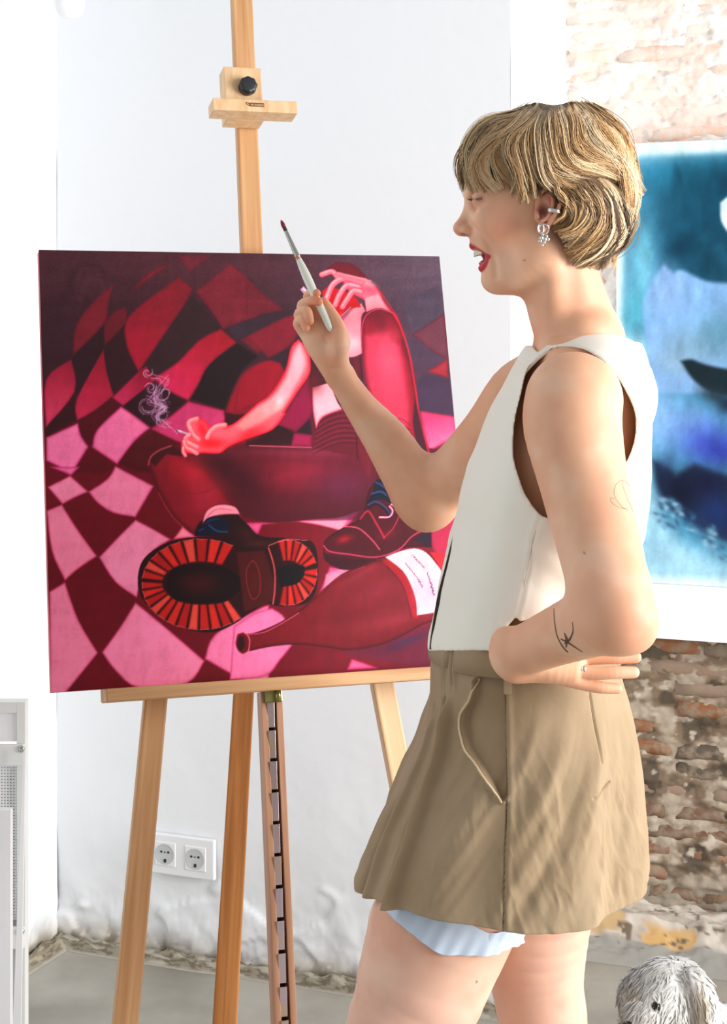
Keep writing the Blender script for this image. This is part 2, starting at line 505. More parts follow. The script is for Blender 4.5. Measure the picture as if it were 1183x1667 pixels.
UPCOL = [(240, 216, 202), (235, 198, 178), (238, 222, 212), (232, 190, 170), (240, 226, 216), (228, 204, 192), (236, 208, 190)]
LOCOL = [(132, 90, 68), (112, 84, 66), (142, 104, 82), (98, 78, 64), (148, 124, 108), (90, 80, 70), (138, 92, 62), (120, 106, 92)]
LENS = (0.27, 0.265, 0.13)
protos = [brick_template(i, LENS[i % 3], 0.037) for i in range(6)]
up_v = [(brick_paint(protos[i % 6], UPCOL[i % 7], i * 9.0, .75)) for i in range(21)]
lo_v = [(brick_paint(protos[i % 6], LOCOL[i % 8], i * 11.0, .35)) for i in range(24)]
R = random.Random(3)
BRM = Matrix(((D[0], NB[0], 0, BR0[0]), (D[1], NB[1], 0, BR0[1]), (0, 0, 1, 0), (0, 0, 0, 1)))
nrow = int(2.62 / PITCH)
cnt = 0
for r in range(1, nrow):
    s = -0.02 - R.choice((0.0, 0.07, 0.135)); z = r * PITCH + 0.006
    while s < 0.98:
        w = float(pale_share(np.array([s + .1]), np.array([z]))[0])
        k = R.randrange(3)
        lib = up_v if R.random() < w else lo_v
        cand = [i for i in range(len(lib)) if (i % 6) % 3 == k]
        i = R.choice(cand); L = LENS[k]
        if s + L > 0.02 and (R.random() < 0.93):
            o = link(bpy.data.objects.new('brick', lib[i]))
            o.parent = wall_right
            proud = R.uniform(-0.003, 0.0045)
            clip = max(0.0, 0.004 - s) if s < 0 else 0
            M = BRM @ Matrix.Translation((s + clip, 0.0235 - proud, z + R.uniform(-.002, .002))) @ Matrix.Rotation(R.uniform(-.012, .012), 4, 'Y')
            if clip: M = M @ Matrix.Diagonal((max((L - clip) / L, .1), 1, 1, 1))
            o.matrix_basis = M
            cnt += 1
        s += L + R.uniform(0.008, 0.016)
print('bricks', cnt)

# low concrete footing along the brick wall with ochre tile remains
def footing():
    nu, nv = 240, 36
    s = np.linspace(-0.02, 1.35, nu); t = np.linspace(0, 1, nv); S, T = np.meshgrid(s, t)
    depth = 0.165; prof_y = np.interp(T, [0, .42, .62, 1.0], [0.0, .42, .60, 1.0]) * depth
    prof_z = np.interp(T, [0, .40, .50, .62, 1.0], [.098, .082, .060, .040, .001])
    n1 = fbm(np.stack([S * 14, T * 5, S * 0 + 3], -1), 4) - .5; n2 = fbm(np.stack([S * 50, T * 18, S * 0 + 3], -1), 3) - .5
    z = np.maximum(prof_z + (n1 * 0.03 + n2 * 0.012) * ss(1.0, .75, T), 0.0008); z[-1] = 0.0005
    P = BR0 - NB * 0.006 + D * S[..., None] - NB * (prof_y + n1 * .012)[..., None] + EZ * z[..., None]
    k = fbm(np.stack([S * 30, T * 9, S * 0 + 8], -1), 4)[..., None]
    c = srgb(172, 162, 150) * np.ones(S.shape + (3,)); c = c * (1 - ss(.45, .6, k)) + srgb(198, 188, 176) * ss(.45, .6, k)
    lo = ss(.56, .68, T)[..., None]; c = c * (1 - lo) + srgb(150, 147, 140) * lo
    for (a, b, u, v, cl) in ((.00, .17, .36, .58, (190, 160, 118)), (.20, .33, .42, .66, (200, 162, 108)), (.44, .58, .44, .66, (196, 162, 104)), (.62, .75, .40, .60, (190, 156, 106)), (.85, 1.0, .42, .62, (194, 160, 108))):
        w = (ss(a, a + .012, S + n2 * .03) * ss(b, b - .012, S + n2 * .03) * ss(u, u + .04, T + n1 * .12) * ss(v, v - .04, T + n1 * .12))[..., None]
        c = c * (1 - w) + srgb(*cl) * w
    dk = (ss(.66, .72, fbm(np.stack([S * 40, T * 16, S * 0 + 1], -1), 3)) * ss(.9, .6, T))[..., None]
    c = c * (1 - dk) + srgb(110, 98, 84) * dk
    idx = np.arange(nu * nv).reshape(nv, nu)
    f = np.stack([idx[:-1, :-1], idx[1:, :-1], idx[1:, 1:], idx[:-1, 1:]], -1).reshape(-1, 4)
    return mesh_obj('trim_right', P.reshape(-1, 3), f, M_attr_matte, None, True, c.reshape(-1, 3))
struct(footing())

# ------------------------------------------------------------------ white boxed ledge and blue painting on the brick wall
def ray_wall(u, v, o, n):
    """pixel ray meets the plane through o with normal n"""
    d = np.array([(u - CX) / F, 1.0, (CY - v) / F]); c = np.array([0, 0, EYE])
    t = np.dot(o - c, n) / np.dot(d, n)
    return c + d * t
LED = 0.085
pl = BR0 - NB * LED
a0 = ray_wall(1046, 950, pl, NB); b0 = ray_wall(1046, 1012, pl, NB)
z_top = a0[2]; z_mid = b0[2]
pl2 = BR0 - NB * (LED + 0.022)
z_bot = ray_wall(1050, 1038, pl2, NB)[2]
s0 = float(np.dot(ray_wall(1012, 950, pl, NB) - BR0, D))
ledge = thing('wall_shelf', 'white boxed wall shelf on the brick wall under the blue painting', 'shelf', BR0 + D * s0 + EZ * z_bot)
box_obj('shelf_body', BR0, D, -NB, EZ, (s0, s0 + 1.15, 0.012, LED, z_mid - 0.002, z_top), M_white, ledge, 0.002)
box_obj('shelf_lip', BR0, D, -NB, EZ, (s0, s0 + 1.15, 0.012, LED + 0.022, z_bot, z_mid), M_white, ledge, 0.002)

BLU = Raster(990, 215, 1500, 960, 0.6, (150, 200, 222))
def paint_blue(R_):
    B = R_.blob; S = R_.stroke
    # soft pale top and left border, teal inside
    R_.fill([(1036, 262), (1500, 228), (1500, 900), (1190, 920), (1085, 850), (1050, 700), (1060, 560), (1020, 520), (1026, 330)], (66, 136, 170), 20)
    B(1150, 300, 90, 40, (18, 92, 120)); B(1165, 360, 95, 62, (12, 66, 90)); B(1140, 400, 66, 62, (12, 66, 92), .9); B(1180, 430, 60, 50, (22, 66, 88), .9); B(1280, 370, 140, 90, (12, 62, 84))
    B(1085, 290, 34, 22, (34, 118, 152), .6); B(1046, 430, 20, 70, (120, 192, 214), .8); B(1035, 500, 16, 40, (84, 168, 188), .8)
    B(1110, 405, 20, 16, (6, 48, 74), .7); B(1195, 300, 60, 30, (8, 54, 74), .8)
    r0 = random.Random(8)
    for i in range(40): B(r0.uniform(1090, 1240), r0.uniform(270, 450), r0.uniform(4, 16), r0.uniform(8, 30), r0.choice([(16, 78, 104), (8, 50, 70), (30, 96, 124)]), .35, r0.uniform(-.4, .4))
    R_.fill([(1172, 330), (1190, 315), (1215, 330), (1215, 380), (1190, 385), (1174, 360)], (206, 222, 228), 3)
    R_.fill([(1062, 460), (1080, 430), (1096, 445), (1110, 440), (1150, 458), (1190, 462), (1240, 480), (1240, 640), (1060, 640), (1052, 560), (1045, 500)], (128, 172, 222), 5)
    B(1085, 470, 26, 34, (140, 176, 226), .8); B(1025, 515, 22, 20, (78, 158, 178), .8)
    B(1130, 560, 60, 30, (118, 152, 176), .8); B(1180, 540, 50, 40, (86, 138, 160), .8); B(1100, 590, 40, 24, (138, 170, 186), .6)
    B(1075, 680, 40, 60, (134, 178, 226), .9); B(1125, 690, 45, 34, (120, 160, 218), .8)
    R_.fill([(1108, 588), (1125, 585), (1150, 594), (1190, 602), (1240, 612), (1240, 650), (1200, 645), (1160, 640), (1128, 618)], (20, 36, 44), 4)
    B(1165, 645, 32, 14, (34, 52, 60), .9, .4); B(1190, 660, 24, 14, (20, 30, 48), .8)
    B(1150, 720, 46, 34, (70, 92, 192), .9); B(1175, 735, 40, 26, (44, 50, 150), .8)
    R_.fill([(1062, 750), (1085, 755), (1100, 775), (1130, 755), (1170, 770), (1240, 790), (1240, 900), (1185, 885), (1130, 855), (1085, 820), (1068, 790)], (26, 38, 66), 8)
    B(1105, 800, 26, 34, (10, 18, 36), .9); B(1150, 790, 40, 26, (18, 22, 48), .9); B(1170, 835, 34, 30, (22, 44, 96), .8)
    B(1085, 750, 14, 12, (56, 92, 136), .7)
    r2 = random.Random(5)
    for i in range(70):
        t = r2.random(); u = 1060 + t * 140 + r2.uniform(-14, 14); v = 800 + t * 85 + r2.uniform(-10, 42) * (1 - .2 * t)
        B(u, v, r2.uniform(3, 9), r2.uniform(2, 5), r2.choice([(40, 84, 118), (70, 122, 156), (150, 196, 220), (30, 60, 92)]), .7, r2.uniform(.2, 1.1))
    B(1110, 920, 70, 34, (160, 206, 228), .8); B(1060, 890, 24, 50, (150, 200, 224), .7)
    for i in range(12):
        B(r2.uniform(1240, 1480), r2.uniform(260, 900), r2.uniform(20, 60), r2.uniform(15, 50), r2.choice([(20, 70, 100), (90, 150, 200), (40, 60, 150), (150, 190, 215), (20, 30, 60)]), .7, r2.uniform(0, 3))
    # pale margins
    R_.fill([(990, 215), (1500, 205), (1500, 236), (1040, 252), (1018, 262), (1012, 300), (1009, 700), (1013, 930), (1060, 938), (1500, 956), (1500, 970), (990, 970)], (216, 236, 240), 9, curve=0)
paint_blue(BLU)
_n = fbm(np.stack([BLU.U / 14, BLU.V / 30, BLU.U * 0 + 2], -1), 4) - .5; _m = fbm(np.stack([BLU.U / 3, BLU.V / 3.5, BLU.U * 0 + 9], -1), 2) - .5
BLU.im = np.clip(BLU.im * (1 + _n[..., None] * .30 + _m[..., None] * .10), 0, 255)
plb = BR0 - NB * 0.072
pc = [ray_wall(u, v, plb, NB) for (u, v) in ((1003, 235), (1003, 948))]
sa = float(np.dot(pc[0] - BR0, D)); zt = pc[0][2]; zb = z_top + 0.0006
def flat_paint_grid(name, o, ax, up, w, h, nu, nv, raster, mat, parent, nrm, amp=0.0):
    s = np.linspace(0, w, nu); t = np.linspace(0, h, nv); S, T = np.meshgrid(s, t)
    P = o + ax * S[..., None] + up * T[..., None]
    u, v = proj(P); c = raster.sample(u, v)
    if amp:
        g = (fbm(np.stack([S * 900, T * 900, S * 0], -1), 2) - .5) * 2
        c = c * (1 + amp * g[..., None])
    idx = np.arange(nu * nv).reshape(nv, nu)
    f = np.stack([idx[:-1, :-1], idx[:-1, 1:], idx[1:, 1:], idx[1:, :-1]], -1).reshape(-1, 4)
    return mesh_obj(name, P.reshape(-1, 3), f, mat, parent, True, lin(c).reshape(-1, 3))
M_bluepaint = material('blue_paint', attr='Col', rough=0.65, spec=0.12)
M_canvas_raw = material('primed_canvas', (236, 238, 236), 0.85)
bp = thing('blue_painting', 'large unframed abstract painting in blue and teal on the brick wall', 'painting', BR0 + D * sa + EZ * zb)
box_obj('stretcher', BR0, D, -NB, EZ, (sa, sa + 0.95, 0.040, 0.0712, zb, zt), M_canvas_raw, bp, 0.001)
flat_paint_grid('painted_surface', BR0 - NB * 0.072 + D * sa + EZ * zb, D, EZ, 0.95, zt - zb, 300, 300, BLU, M_bluepaint, bp, -NB)

# ------------------------------------------------------------------ double wall socket
M_sock = material('socket_plastic', (240, 241, 243), 0.3)
M_sockin = material('socket_recess', (200, 204, 203), 0.35)
M_dark = material('dark_hole', (28, 28, 28), 0.6)
plw = CORNER - NB * 0.012
sk = [float(np.dot(ray_wall(u, v, plw, NB) - CORNER, D)) for (u, v) in ((247, 1395), (349, 1400))]
zk = [ray_wall(u, v, plw, NB)[2] for (u, v) in ((346, 1368), (346, 1433))]
sock = thing('wall_socket', 'white double wall socket on the white wall behind the easel', 'socket', CORNER + D * (sk[0]) + EZ * zk[1])
box_obj('cover_plate', CORNER, D, -NB, EZ, (sk[0], sk[1], 0.002, 0.016, zk[1], zk[0]), M_sock, sock, 0.0025)
def ring_disc(c, ax, up, n, prof, seg=32):
    V = []; F_ = []
    for (r, h) in prof:
        for k in range(seg):
            a = 2 * math.pi * k / seg; V.append(c + ax * r * math.cos(a) + up * r * math.sin(a) + n * h)
    m = len(prof)
    for i in range(m - 1):
        for k in range(seg): F_.append((i * seg + k, i * seg + (k + 1) % seg, (i + 1) * seg + (k + 1) % seg, (i + 1) * seg + k))
    V.append(c + n * prof[-1][1]); e = len(V) - 1
    for k in range(seg): F_.append(((m - 1) * seg + k, (m - 1) * seg + (k + 1) % seg, e))
    return np.array(V), F_
for (u, v) in ((269, 1390), (318, 1398)):
    pw = CORNER - NB * 0.016
    c = ray_wall(u, v, pw, NB)
    hw = 0.0265
    ins = box_obj('socket_insert', c, D, -NB, EZ, (-hw, hw, -0.004, 0.0018, -hw - .001, hw + .001), M_sock, sock, 0.0015)
    vv, ff = ring_disc(c - NB * 0.002, D, EZ, -NB, [(0.0235, 0.0006), (0.0225, 0.0012), (0.0215, 0.0004), (0.0205, 0.0002)])
    mesh_obj('socket_recess', vv, ff, M_sockin, sock, True)
    holes = []
    for dx in (-0.009, 0.009): holes.append(ring_disc(c - NB * 0.0024 + D * dx + EZ * 0.005, D, EZ, -NB, [(0.0028, 0.0003), (0.0027, 0.0006)], 12))
    holes.append(ring_disc(c - NB * 0.0024 + EZ * 0.0045, D, EZ, -NB, [(0.0018, 0.0003), (0.0017, 0.0006)], 10))
    vv, ff = merge(holes); mesh_obj('contact_holes', vv, ff, M_dark, sock)
    box_obj('earth_clip', c + D * 0.0005 - EZ * 0.0145, D, -NB, EZ, (-0.0030, 0.0030, 0.0016, 0.0036, -0.0045, 0.0035), M_dark, sock, 0.0008)

# ------------------------------------------------------------------ hanging white fitting top left
lp = px(112, 0, 3.35)
lamp = thing('wall_lamp', 'white rounded wall lamp hanging in the upper left corner', 'lamp', lp)
seg = 32; prof = [(0.0, -0.040), (0.012, -0.0385), (0.022, -0.034), (0.029, -0.026), (0.0325, -0.015), (0.034, 0.0), (0.034, 0.10), (0.030, 0.115), (0.0, 0.12)]
V = []; Fc = []
for r, h in prof:
    for k in range(seg): V.append(lp + [r * math.cos(2 * math.pi * k / seg), r * math.sin(2 * math.pi * k / seg), h + 0.0])
for i in range(len(prof) - 1):
    for k in range(seg): Fc.append((i * seg + k, i * seg + (k + 1) % seg, (i + 1) * seg + (k + 1) % seg, (i + 1) * seg + k))
mesh_obj('lamp_shade', V, Fc, M_white, lamp, True)
arm_end = lp + EZ * 0.09
wl = arm_end - D * (float(np.dot(arm_end - CORNER, D)) - 0.004)
vv, ff = tube([arm_end, (arm_end + wl) / 2, wl], 0.009, 10); mesh_obj('bracket', vv, ff, M_white, lamp, True)
vv, ff = tube([wl - D * .002, wl + D * 0.014], 0.045, 24); mesh_obj('wall_plate', vv, ff, M_white, lamp)

# ------------------------------------------------------------------ white steel rack and board at the lower left
YR = 2.9
def P2(u, v, Y=YR): return px(u, v, Y)
rack = thing('metal_rack', 'white enamelled metal rack with bolts and a perforated back, lower left', 'rack', (P2(20, 1600)[0], YR, 0))
xl = P2(-190, 0)[0]; xr = P2(41, 0)[0]; zf = lambda v, Y=YR: EYE + (CY - v) / F * Y
box_obj('upright', (0, YR, 0), EX, EY, EZ, (P2(27, 0)[0], xr, 0.0, 0.03, 0.0, zf(1143)), M_offwhite, rack, 0.001)
box_obj('upright', (0, YR, 0), EX, EY, EZ, (xl, xl + .03, 0.0, 0.03, 0.0, zf(1143)), M_offwhite, rack, 0.001)
box_obj('top_rail', (0, YR, 0), EX, EY, EZ, (xl + .03, P2(27, 0)[0], 0.0, 0.03, zf(1161), zf(1143)), M_offwhite, rack, 0.001)
box_obj('drawer_front', (0, YR, 0), EX, EY, EZ, (xl + .03, P2(26, 0)[0], 0.006, 0.03, zf(1209), zf(1161.5)), M_white, rack, 0.002)
box_obj('cross_rail', (0, YR - 0.001, 0), EX, EY, EZ, (xl, xr - .0005, -0.012, 0.0, zf(1244), zf(1210)), M_offwhite, rack, 0.002)
box_obj('cross_rail', (0, YR - 0.001, 0), EX, EY, EZ, (xl, xr - .0005, -0.012, 0.0, zf(1541), zf(1507)), M_offwhite, rack, 0.002)
for v in (1219, 1515.5):
    vv, ff = ring_disc(P2(34.5, v, YR - 0.0135), EX, EZ, -EY, [(0.0064, 0), (0.0062, 0.003), (0.0045, 0.0042), (0.0028, 0.0042), (0.0022, 0.0025)], 20)
    mesh_obj('bolt', vv, ff, M_steel, rack, True)
def perforated():
    b = bmesh.new(); x0, x1 = xl + .03, P2(27, 0)[0]; z0, z1 = zf(1500), zf(1244)
    pitch = 0.0056; nx = int((x1 - x0) / pitch); nz = int((z1 - z0) / pitch)
    # thin bars woven as a mesh sheet
    for i in range(nx + 1):
        frame_box(b, (x0 + i * pitch, YR + 0.012, 0), EX, EY, EZ, -0.0016, 0.0016, 0, 0.0014, z0, z1)
    for j in range(nz + 1):
        frame_box(b, (0, YR + 0.0118, z0 + j * pitch), EX, EY, EZ, x0, x1, 0, 0.0014, -0.0016, 0.0016)
    return bm_obj('perforated_panel', b, M_white, rack)
perforated()['kind'] = 'stuff'
box_obj('back_sheet', (0, YR + .024, 0), EX, EY, EZ, (xl, xr - .002, 0, 0.003, 0.1, zf(1244)), M_offwhite, rack, 0)
bo = thing('white_board', 'plain white board standing upright in front of the metal rack', 'board', (P2(0, 0, 2.72)[0], 2.72, 0))
box_obj('panel', (0, 2.72, 0), EX, EY, EZ, (px(-170, 0, 2.72)[0], px(17.5, 0, 2.72)[0], 0, 0.018, 0.0, zf(1319, 2.72)), M_white, bo, 0.0015)
# slanted thin board leaning against the rack
q0 = px(39, 1215, 2.86); q1 = px(25, 1700, 2.76)
qb = np.array([q1[0] - 0.004, 2.765, 0.0])
qt = np.array([px(40, 0, 2.862)[0], 2.862, zf(1222, 2.862)])
lean = thing('leaning_strip', 'narrow white strip leaning in front of the rack upright', 'board', qb)
beam('strip', qb, qt, EX, 0.020, 0.004, 0.004, 0.004, M_white, lean, 0.0005)
# ------------------------------------------------------------------ the picture on the easel (flat paint, photo pixel coordinates)
def ZT(x0, y0, k):
    return lambda *pts: [(x0 + x / k, y0 + y / k) for x, y in pts]
Z3, Z4, Z5, Z6 = ZT(50, 390, 3.197), ZT(400, 400, 3.197), ZT(50, 760, 3.197), ZT(380, 760, 3.197)
ZA, ZB, ZC = ZT(160, 800, 3.113), ZT(220, 640, 3.943), ZT(500, 400, 5.377)
ZD = ZT(460, 450, 8.45)
ZE = ZT(620, 880, 9.858)
ART = Raster(55, 395, 800, 1145, 1.35, (118, 12, 34))
def paint_art(A):
    Fl, St, Bl = A.fill, A.stroke, A.blob
    # ground: plum grey at the top, crimson at the foot
    t = ss(560, 800, A.V)[..., None]; g = ss(330, 760, A.U)[..., None]
    top = np.array([82, 42, 52.]) * (1 - g) + np.array([98, 80, 96.]) * g
    mid = np.array([64, 32, 42.]) * (1 - g) + np.array([84, 66, 88.]) * g
    up = top * (1 - ss(430, 540, A.V)[..., None]) + mid * ss(430, 540, A.V)[..., None]
    low = np.array([118, 10, 32.]) * (1 - g) + np.array([138, 22, 52.]) * g
    A.im[:] = up * (1 - t) + low * t
    Bl(130, 450, 60, 46, (84, 46, 56)); Bl(95, 520, 40, 60, (70, 38, 48))
    for (cu, cv, r, c) in ((140, 455, 34, (66, 32, 42)), (150, 470, 20, (96, 54, 62)), (118, 500, 30, (64, 32, 42))):
        St([(cu - r, cv + r * .8), (cu - r * .4, cv - r * .6), (cu + r * .8, cv - r * .5), (cu + r * .7, cv + r * .7)], c, 8, 6, .6)
    # dark cells
    dk = (58, 28, 36)
    for P, c in ((Z3((840, 290), (1000, 470), (880, 520), (760, 640), (640, 720), (600, 640), (660, 560), (760, 380)), (60, 34, 40)),
                 (Z3((385, 560), (490, 440), (500, 560), (560, 690), (430, 800), (390, 690)), (60, 26, 34)),
                 (Z3((220, 610), (380, 440), (380, 570), (240, 820), (225, 760)), (58, 28, 36)),
                 (Z3((80, 975), (225, 800), (245, 935), (80, 1025)), (66, 18, 30)),
                 (Z3((245, 950), (430, 825), (465, 870), (345, 990), (310, 1075), (265, 1020)), (92, 8, 26)),
                 (Z3((480, 870), (560, 800), (650, 740), (805, 840), (700, 930), (625, 975)), (56, 20, 32)),
                 (Z3((1075, 540), (1183, 610), (1100, 680), (1040, 800), (1010, 885), (835, 830), (870, 760), (930, 650)), (40, 18, 26)),
                 (Z3((640, 1000), (790, 1060), (860, 1200), (600, 1215), (455, 1165), (540, 1060)), (90, 10, 24)),
                 (Z3((320, 1085), (440, 1180), (380, 1215), (220, 1215), (300, 1100)), (102, 8, 26)),
                 (Z3((1000, 900), (1110, 910), (1060, 960), (1000, 960)), (66, 8, 22)),
                 (Z3((1010, 440), (1183, 400), (1183, 480), (1075, 520)), (62, 44, 58)),
                 (Z4((0, 370), (190, 335), (290, 350), (180, 380), (0, 465)), (62, 40, 54)),
                 (Z4((120, 590), (250, 510), (240, 560), (200, 640)), (58, 34, 48)),
                 (Z4((920, 660), (1060, 690), (1085, 880), (900, 860), (890, 740)), (76, 56, 82)),
                 (Z4((860, 460), (1030, 360), (1000, 200), (820, 300)), (84, 70, 88)),
                 (Z4((330, 880), (345, 985), (260, 970)), (52, 26, 44)),
                 (Z4((150, 935), (260, 975), (240, 1040), (0, 1040), (0, 1000)), (52, 12, 26))):
        Fl(P, c, 2.2)
    # light cells, upper part in red, lower in pink
    L = [(Z3((80, 730), (210, 625), (228, 790), (80, 975)), (208, 62, 98), (150, 28, 56), ((95, 690), (120, 590))),
         (Z3((378, 575), (395, 690), (430, 812), (330, 890), (242, 940), (240, 830)), (196, 44, 84), (150, 24, 50), ((130, 680), (165, 580))),
         (Z3((425, 822), (560, 690), (600, 660), (650, 730), (480, 865)), (196, 50, 96), (150, 20, 56), ((190, 650), (230, 610))),
         (Z3((470, 868), (545, 920), (622, 980), (540, 1050), (450, 1170), (320, 1082), (345, 990)), (226, 100, 160), None, None),
         (Z3((80, 1030), (245, 955), (262, 1020), (300, 1078), (215, 1218), (80, 1150)), (226, 104, 164), None, None),
         (Z3((432, 230), (405, 330), (380, 440), (222, 600), (225, 500), (250, 420), (320, 330)), (124, 34, 50), None, None),
         (Z3((492, 350), (495, 430), (385, 550), (385, 440), (430, 380)), (112, 30, 44), None, None),
         (Z3((770, 195), (842, 255), (800, 340), (650, 560), (562, 690), (505, 570), (490, 440), (560, 350), (680, 260)), (128, 28, 44), (166, 24, 56), ((270, 470), (230, 590))),
         (Z3((700, 130), (590, 190), (530, 262), (600, 220), (715, 130)), (116, 36, 50), None, None),
         (Z3((1040, 125), (1190, 270), (1190, 395), (1000, 465), (930, 360), (858, 270)), (118, 34, 50), None, None),
         (Z3((990, 465), (1072, 535), (930, 650), (870, 760), (820, 838), (720, 790), (635, 722), (760, 640), (880, 520)), (158, 22, 42), (206, 40, 92), ((360, 545), (270, 640))),
         (Z3((820, 842), (1005, 890), (1000, 965), (880, 1050), (790, 1060), (625, 985), (720, 925)), (198, 56, 110), None, None),
         (Z3((1190, 640), (1100, 700), (1040, 820), (1012, 900), (1110, 908), (1250, 850), (1250, 640)), (150, 16, 42), None, None),
         (Z3((1090, 520), (1190, 480), (1190, 600)), (116, 32, 48), None, None),
         (Z3((760, 80), (830, 165), (940, 80)), (108, 40, 54), None, None),
         (Z4((0, 190), (90, 250), (200, 335), (0, 370)), (112, 34, 48), None, None),
         (Z4((0, 475), (180, 382), (300, 345), (250, 500), (120, 585)), (128, 30, 50), None, None),
         (Z4((-30, 690), (100, 598), (180, 610), (215, 680), (130, 780), (-60, 880)), (150, 14, 44), None, None),
         (Z4((165, 930), (300, 720), (330, 690), (345, 870), (262, 968)), (146, 20, 74), None, None),
         (Z4((250, 975), (345, 985), (340, 1045), (235, 1042)), (168, 30, 92), None, None),
         (Z4((1035, 350), (1058, 600), (960, 540), (865, 462)), (112, 60, 76), None, None),
         (Z4((1055, 690), (940, 655), (1000, 620), (1052, 585)), (166, 46, 62), None, None),
         (Z4((905, 860), (1090, 890), (1098, 990), (945, 1075)), (206, 60, 112), (236, 110, 164), ((700, 680), (720, 740))),
         (Z4((420, 120), (480, 85), (570, 105), (650, 190), (500, 150)), (112, 32, 46), None, None),
         
         (Z5((100, 0), (255, 0), (210, 45)), (224, 96, 160), None, None),
         (Z5((440, -5), (640, 100), (545, 262), (430, 240), (350, 190), (300, 130), (400, 60)), (232, 116, 168), None, None),
         (Z5((205, 45), (300, 130), (230, 160), (165, 195), (88, 105)), (236, 124, 172), None, None),
         (Z5((82, 228), (162, 195), (240, 320), (345, 465), (250, 530), (178, 592), (110, 440)), (238, 120, 166), None, None),
         (Z5((545, 275), (640, 325), (730, 378), (610, 470), (552, 680), (440, 600), (355, 470), (450, 370)), (240, 126, 176), None, None),
         (Z5((96, 650), (178, 600), (250, 800), (350, 968), (260, 1080), (165, 1190), (100, 1190)), (238, 118, 166), None, None),
         (Z5((545, 705), (720, 850), (905, 1010), (810, 1130), (560, 1150), (440, 1060), (370, 965), (460, 840)), (236, 120, 172), None, None),
         (Z5((960, 870), (1183, 740), (1240, 720), (1240, 1120), (1090, 1100), (905, 1000)), (232, 112, 172), None, None),
         (Z5((790, 310), (860, 365), (740, 378)), (236, 122, 156), None, None),
         (Z6((0, 830), (110, 760), (200, 735), (270, 790), (305, 930), (240, 1010), (165, 1090), (-20, 1110)), (232, 112, 176), None, None),
         (Z6((-10, 200), (60, 290), (350, 280), (655, 232), (575, 332), (440, 300), (300, 285), (150, 302), (128, 352), (90, 330)), (228, 84, 142), None, None),
         (Z6((430, 690), (470, 600), (500, 520), (620, 535), (520, 640)), (216, 84, 146), None, None),
         (Z6((615, 1000), (690, 1025), (750, 1048), (590, 1056)), (232, 92, 150), None, None),
         (Z6((1020, 330), (1180, 245), (1130, 500), (1040, 440)), (186, 44, 84), None, None)]
    for P, c, c2, gr in L: Fl(P, c, 2.0, col2=c2, grad=gr, edge=((170, 20, 70) if c[0] > 190 else (100, 20, 40), 3.0, .45))
    # pale streaks near the boots
    Fl(Z6((350, 285), (440, 300), (560, 332), (600, 260)), (240, 150, 186), 2.5, alpha=.8)
    Fl(Z6((480, 560), (560, 535), (620, 540), (470, 650)), (236, 140, 176), 2.5, alpha=.7)
    Fl(Z4((945, 1052), (1040, 1065), (960, 1120)), (90, 20, 48), 1.5)
    # plum trousers: seat and lying thigh
    mar = (108, 28, 50)
    Fl(ZB((80, 470), (95, 420), (230, 335), (360, 390), (540, 385), (700, 336), (1183, 348)) + [(545, 700), (600, 660), (660, 700), (640, 790), (605, 815), (560, 840), (505, 846), (440, 851), (402, 842)] + ZB((690, 790), (560, 620), (300, 500)), (92, 22, 40), 1.2)
    Bl(470, 770, 90, 34, (150, 34, 62), .9, -.1); Bl(560, 790, 46, 30, (112, 40, 76), .8); Bl(400, 790, 44, 34, (72, 16, 30), .8, .6)
    Bl(350, 760, 46, 26, (62, 14, 26), .8); Bl(500, 738, 120, 8, (150, 56, 84), .6); Bl(600, 730, 46, 40, (124, 26, 56), .7); Bl(420, 752, 40, 14, (108, 20, 38), .6)
    St(Z4((20, 1040), (200, 1046), (340, 1050)), (224, 110, 130), 1.6, .8, .8)
    Fl([(500, 848), (560, 838), (606, 812), (625, 780), (640, 800), (600, 842)], (70, 22, 50), 2, alpha=.6)
    # lower leg, left
    Fl(ZB((85, 430), (120, 385), (225, 345), (300, 400), (440, 500), (560, 620), (645, 735), (430, 850), (378, 915), (250, 800), (150, 640), (110, 540)), (140, 22, 42), 1.2, edge=((86, 12, 26), 6, .8))
    Bl(318, 770, 34, 24, (196, 40, 60), .75, .9); Bl(335, 810, 26, 30, (176, 40, 62), .8, .8); Bl(290, 760, 14, 22, (170, 24, 40), .6)
    Fl(ZB((80, 430), (110, 390), (230, 335), (330, 390), (300, 405), (200, 390), (130, 470)), (70, 14, 24), 2, alpha=.9)
    St(ZB((85, 460), (100, 410), (150, 370), (230, 338)), (196, 84, 96), 2.6, 1.2, .75)
    St(ZB((150, 640), (230, 780), (330, 880), (378, 912)), (196, 60, 84), 1.6, 1, .7)
    St(ZB((330, 640), (430, 640), (520, 600)), (120, 20, 40), 1.2, 1, .6)
    # waist folds
    Fl(Z4((345, 1048), (365, 960), (400, 890), (495, 848), (620, 880), (700, 1050), (640, 1120), (480, 1080)), (112, 26, 48), 1.0)
    for k in range(7):
        y = 870 + k * 26
        St(Z4((372 - k * 3, y + 48), (430, y + 10), (500, y - 12), (560 + k * 8, y - 8)), (176, 64, 96), 1.0, 1.0, .5)
        St(Z4((368 - k * 3, y + 58), (430, y + 20), (500, y), (560 + k * 8, y + 6)), (66, 16, 34), 1.2, .8, .7)
    St(Z4((575, 990), (578, 1060), (582, 1110)), (60, 12, 30), 1.4)
    Fl(Z4((580, 1000), (620, 1000), (660, 1090), (640, 1215), (600, 1110)), (120, 30, 50), 2)
    # belly, top, chest and neck
    Fl(Z4((345, 730), (440, 700), (500, 840), (500, 852), (400, 892), (366, 950), (350, 860)), (246, 160, 186), 1.0, edge=((224, 70, 100), 2.5, .8))
    Fl(Z4((335, 600), (400, 480), (520, 600), (600, 560), (605, 700), (640, 900), (500, 850), (440, 712), (345, 738), (330, 680)), (70, 30, 44), 1.0)
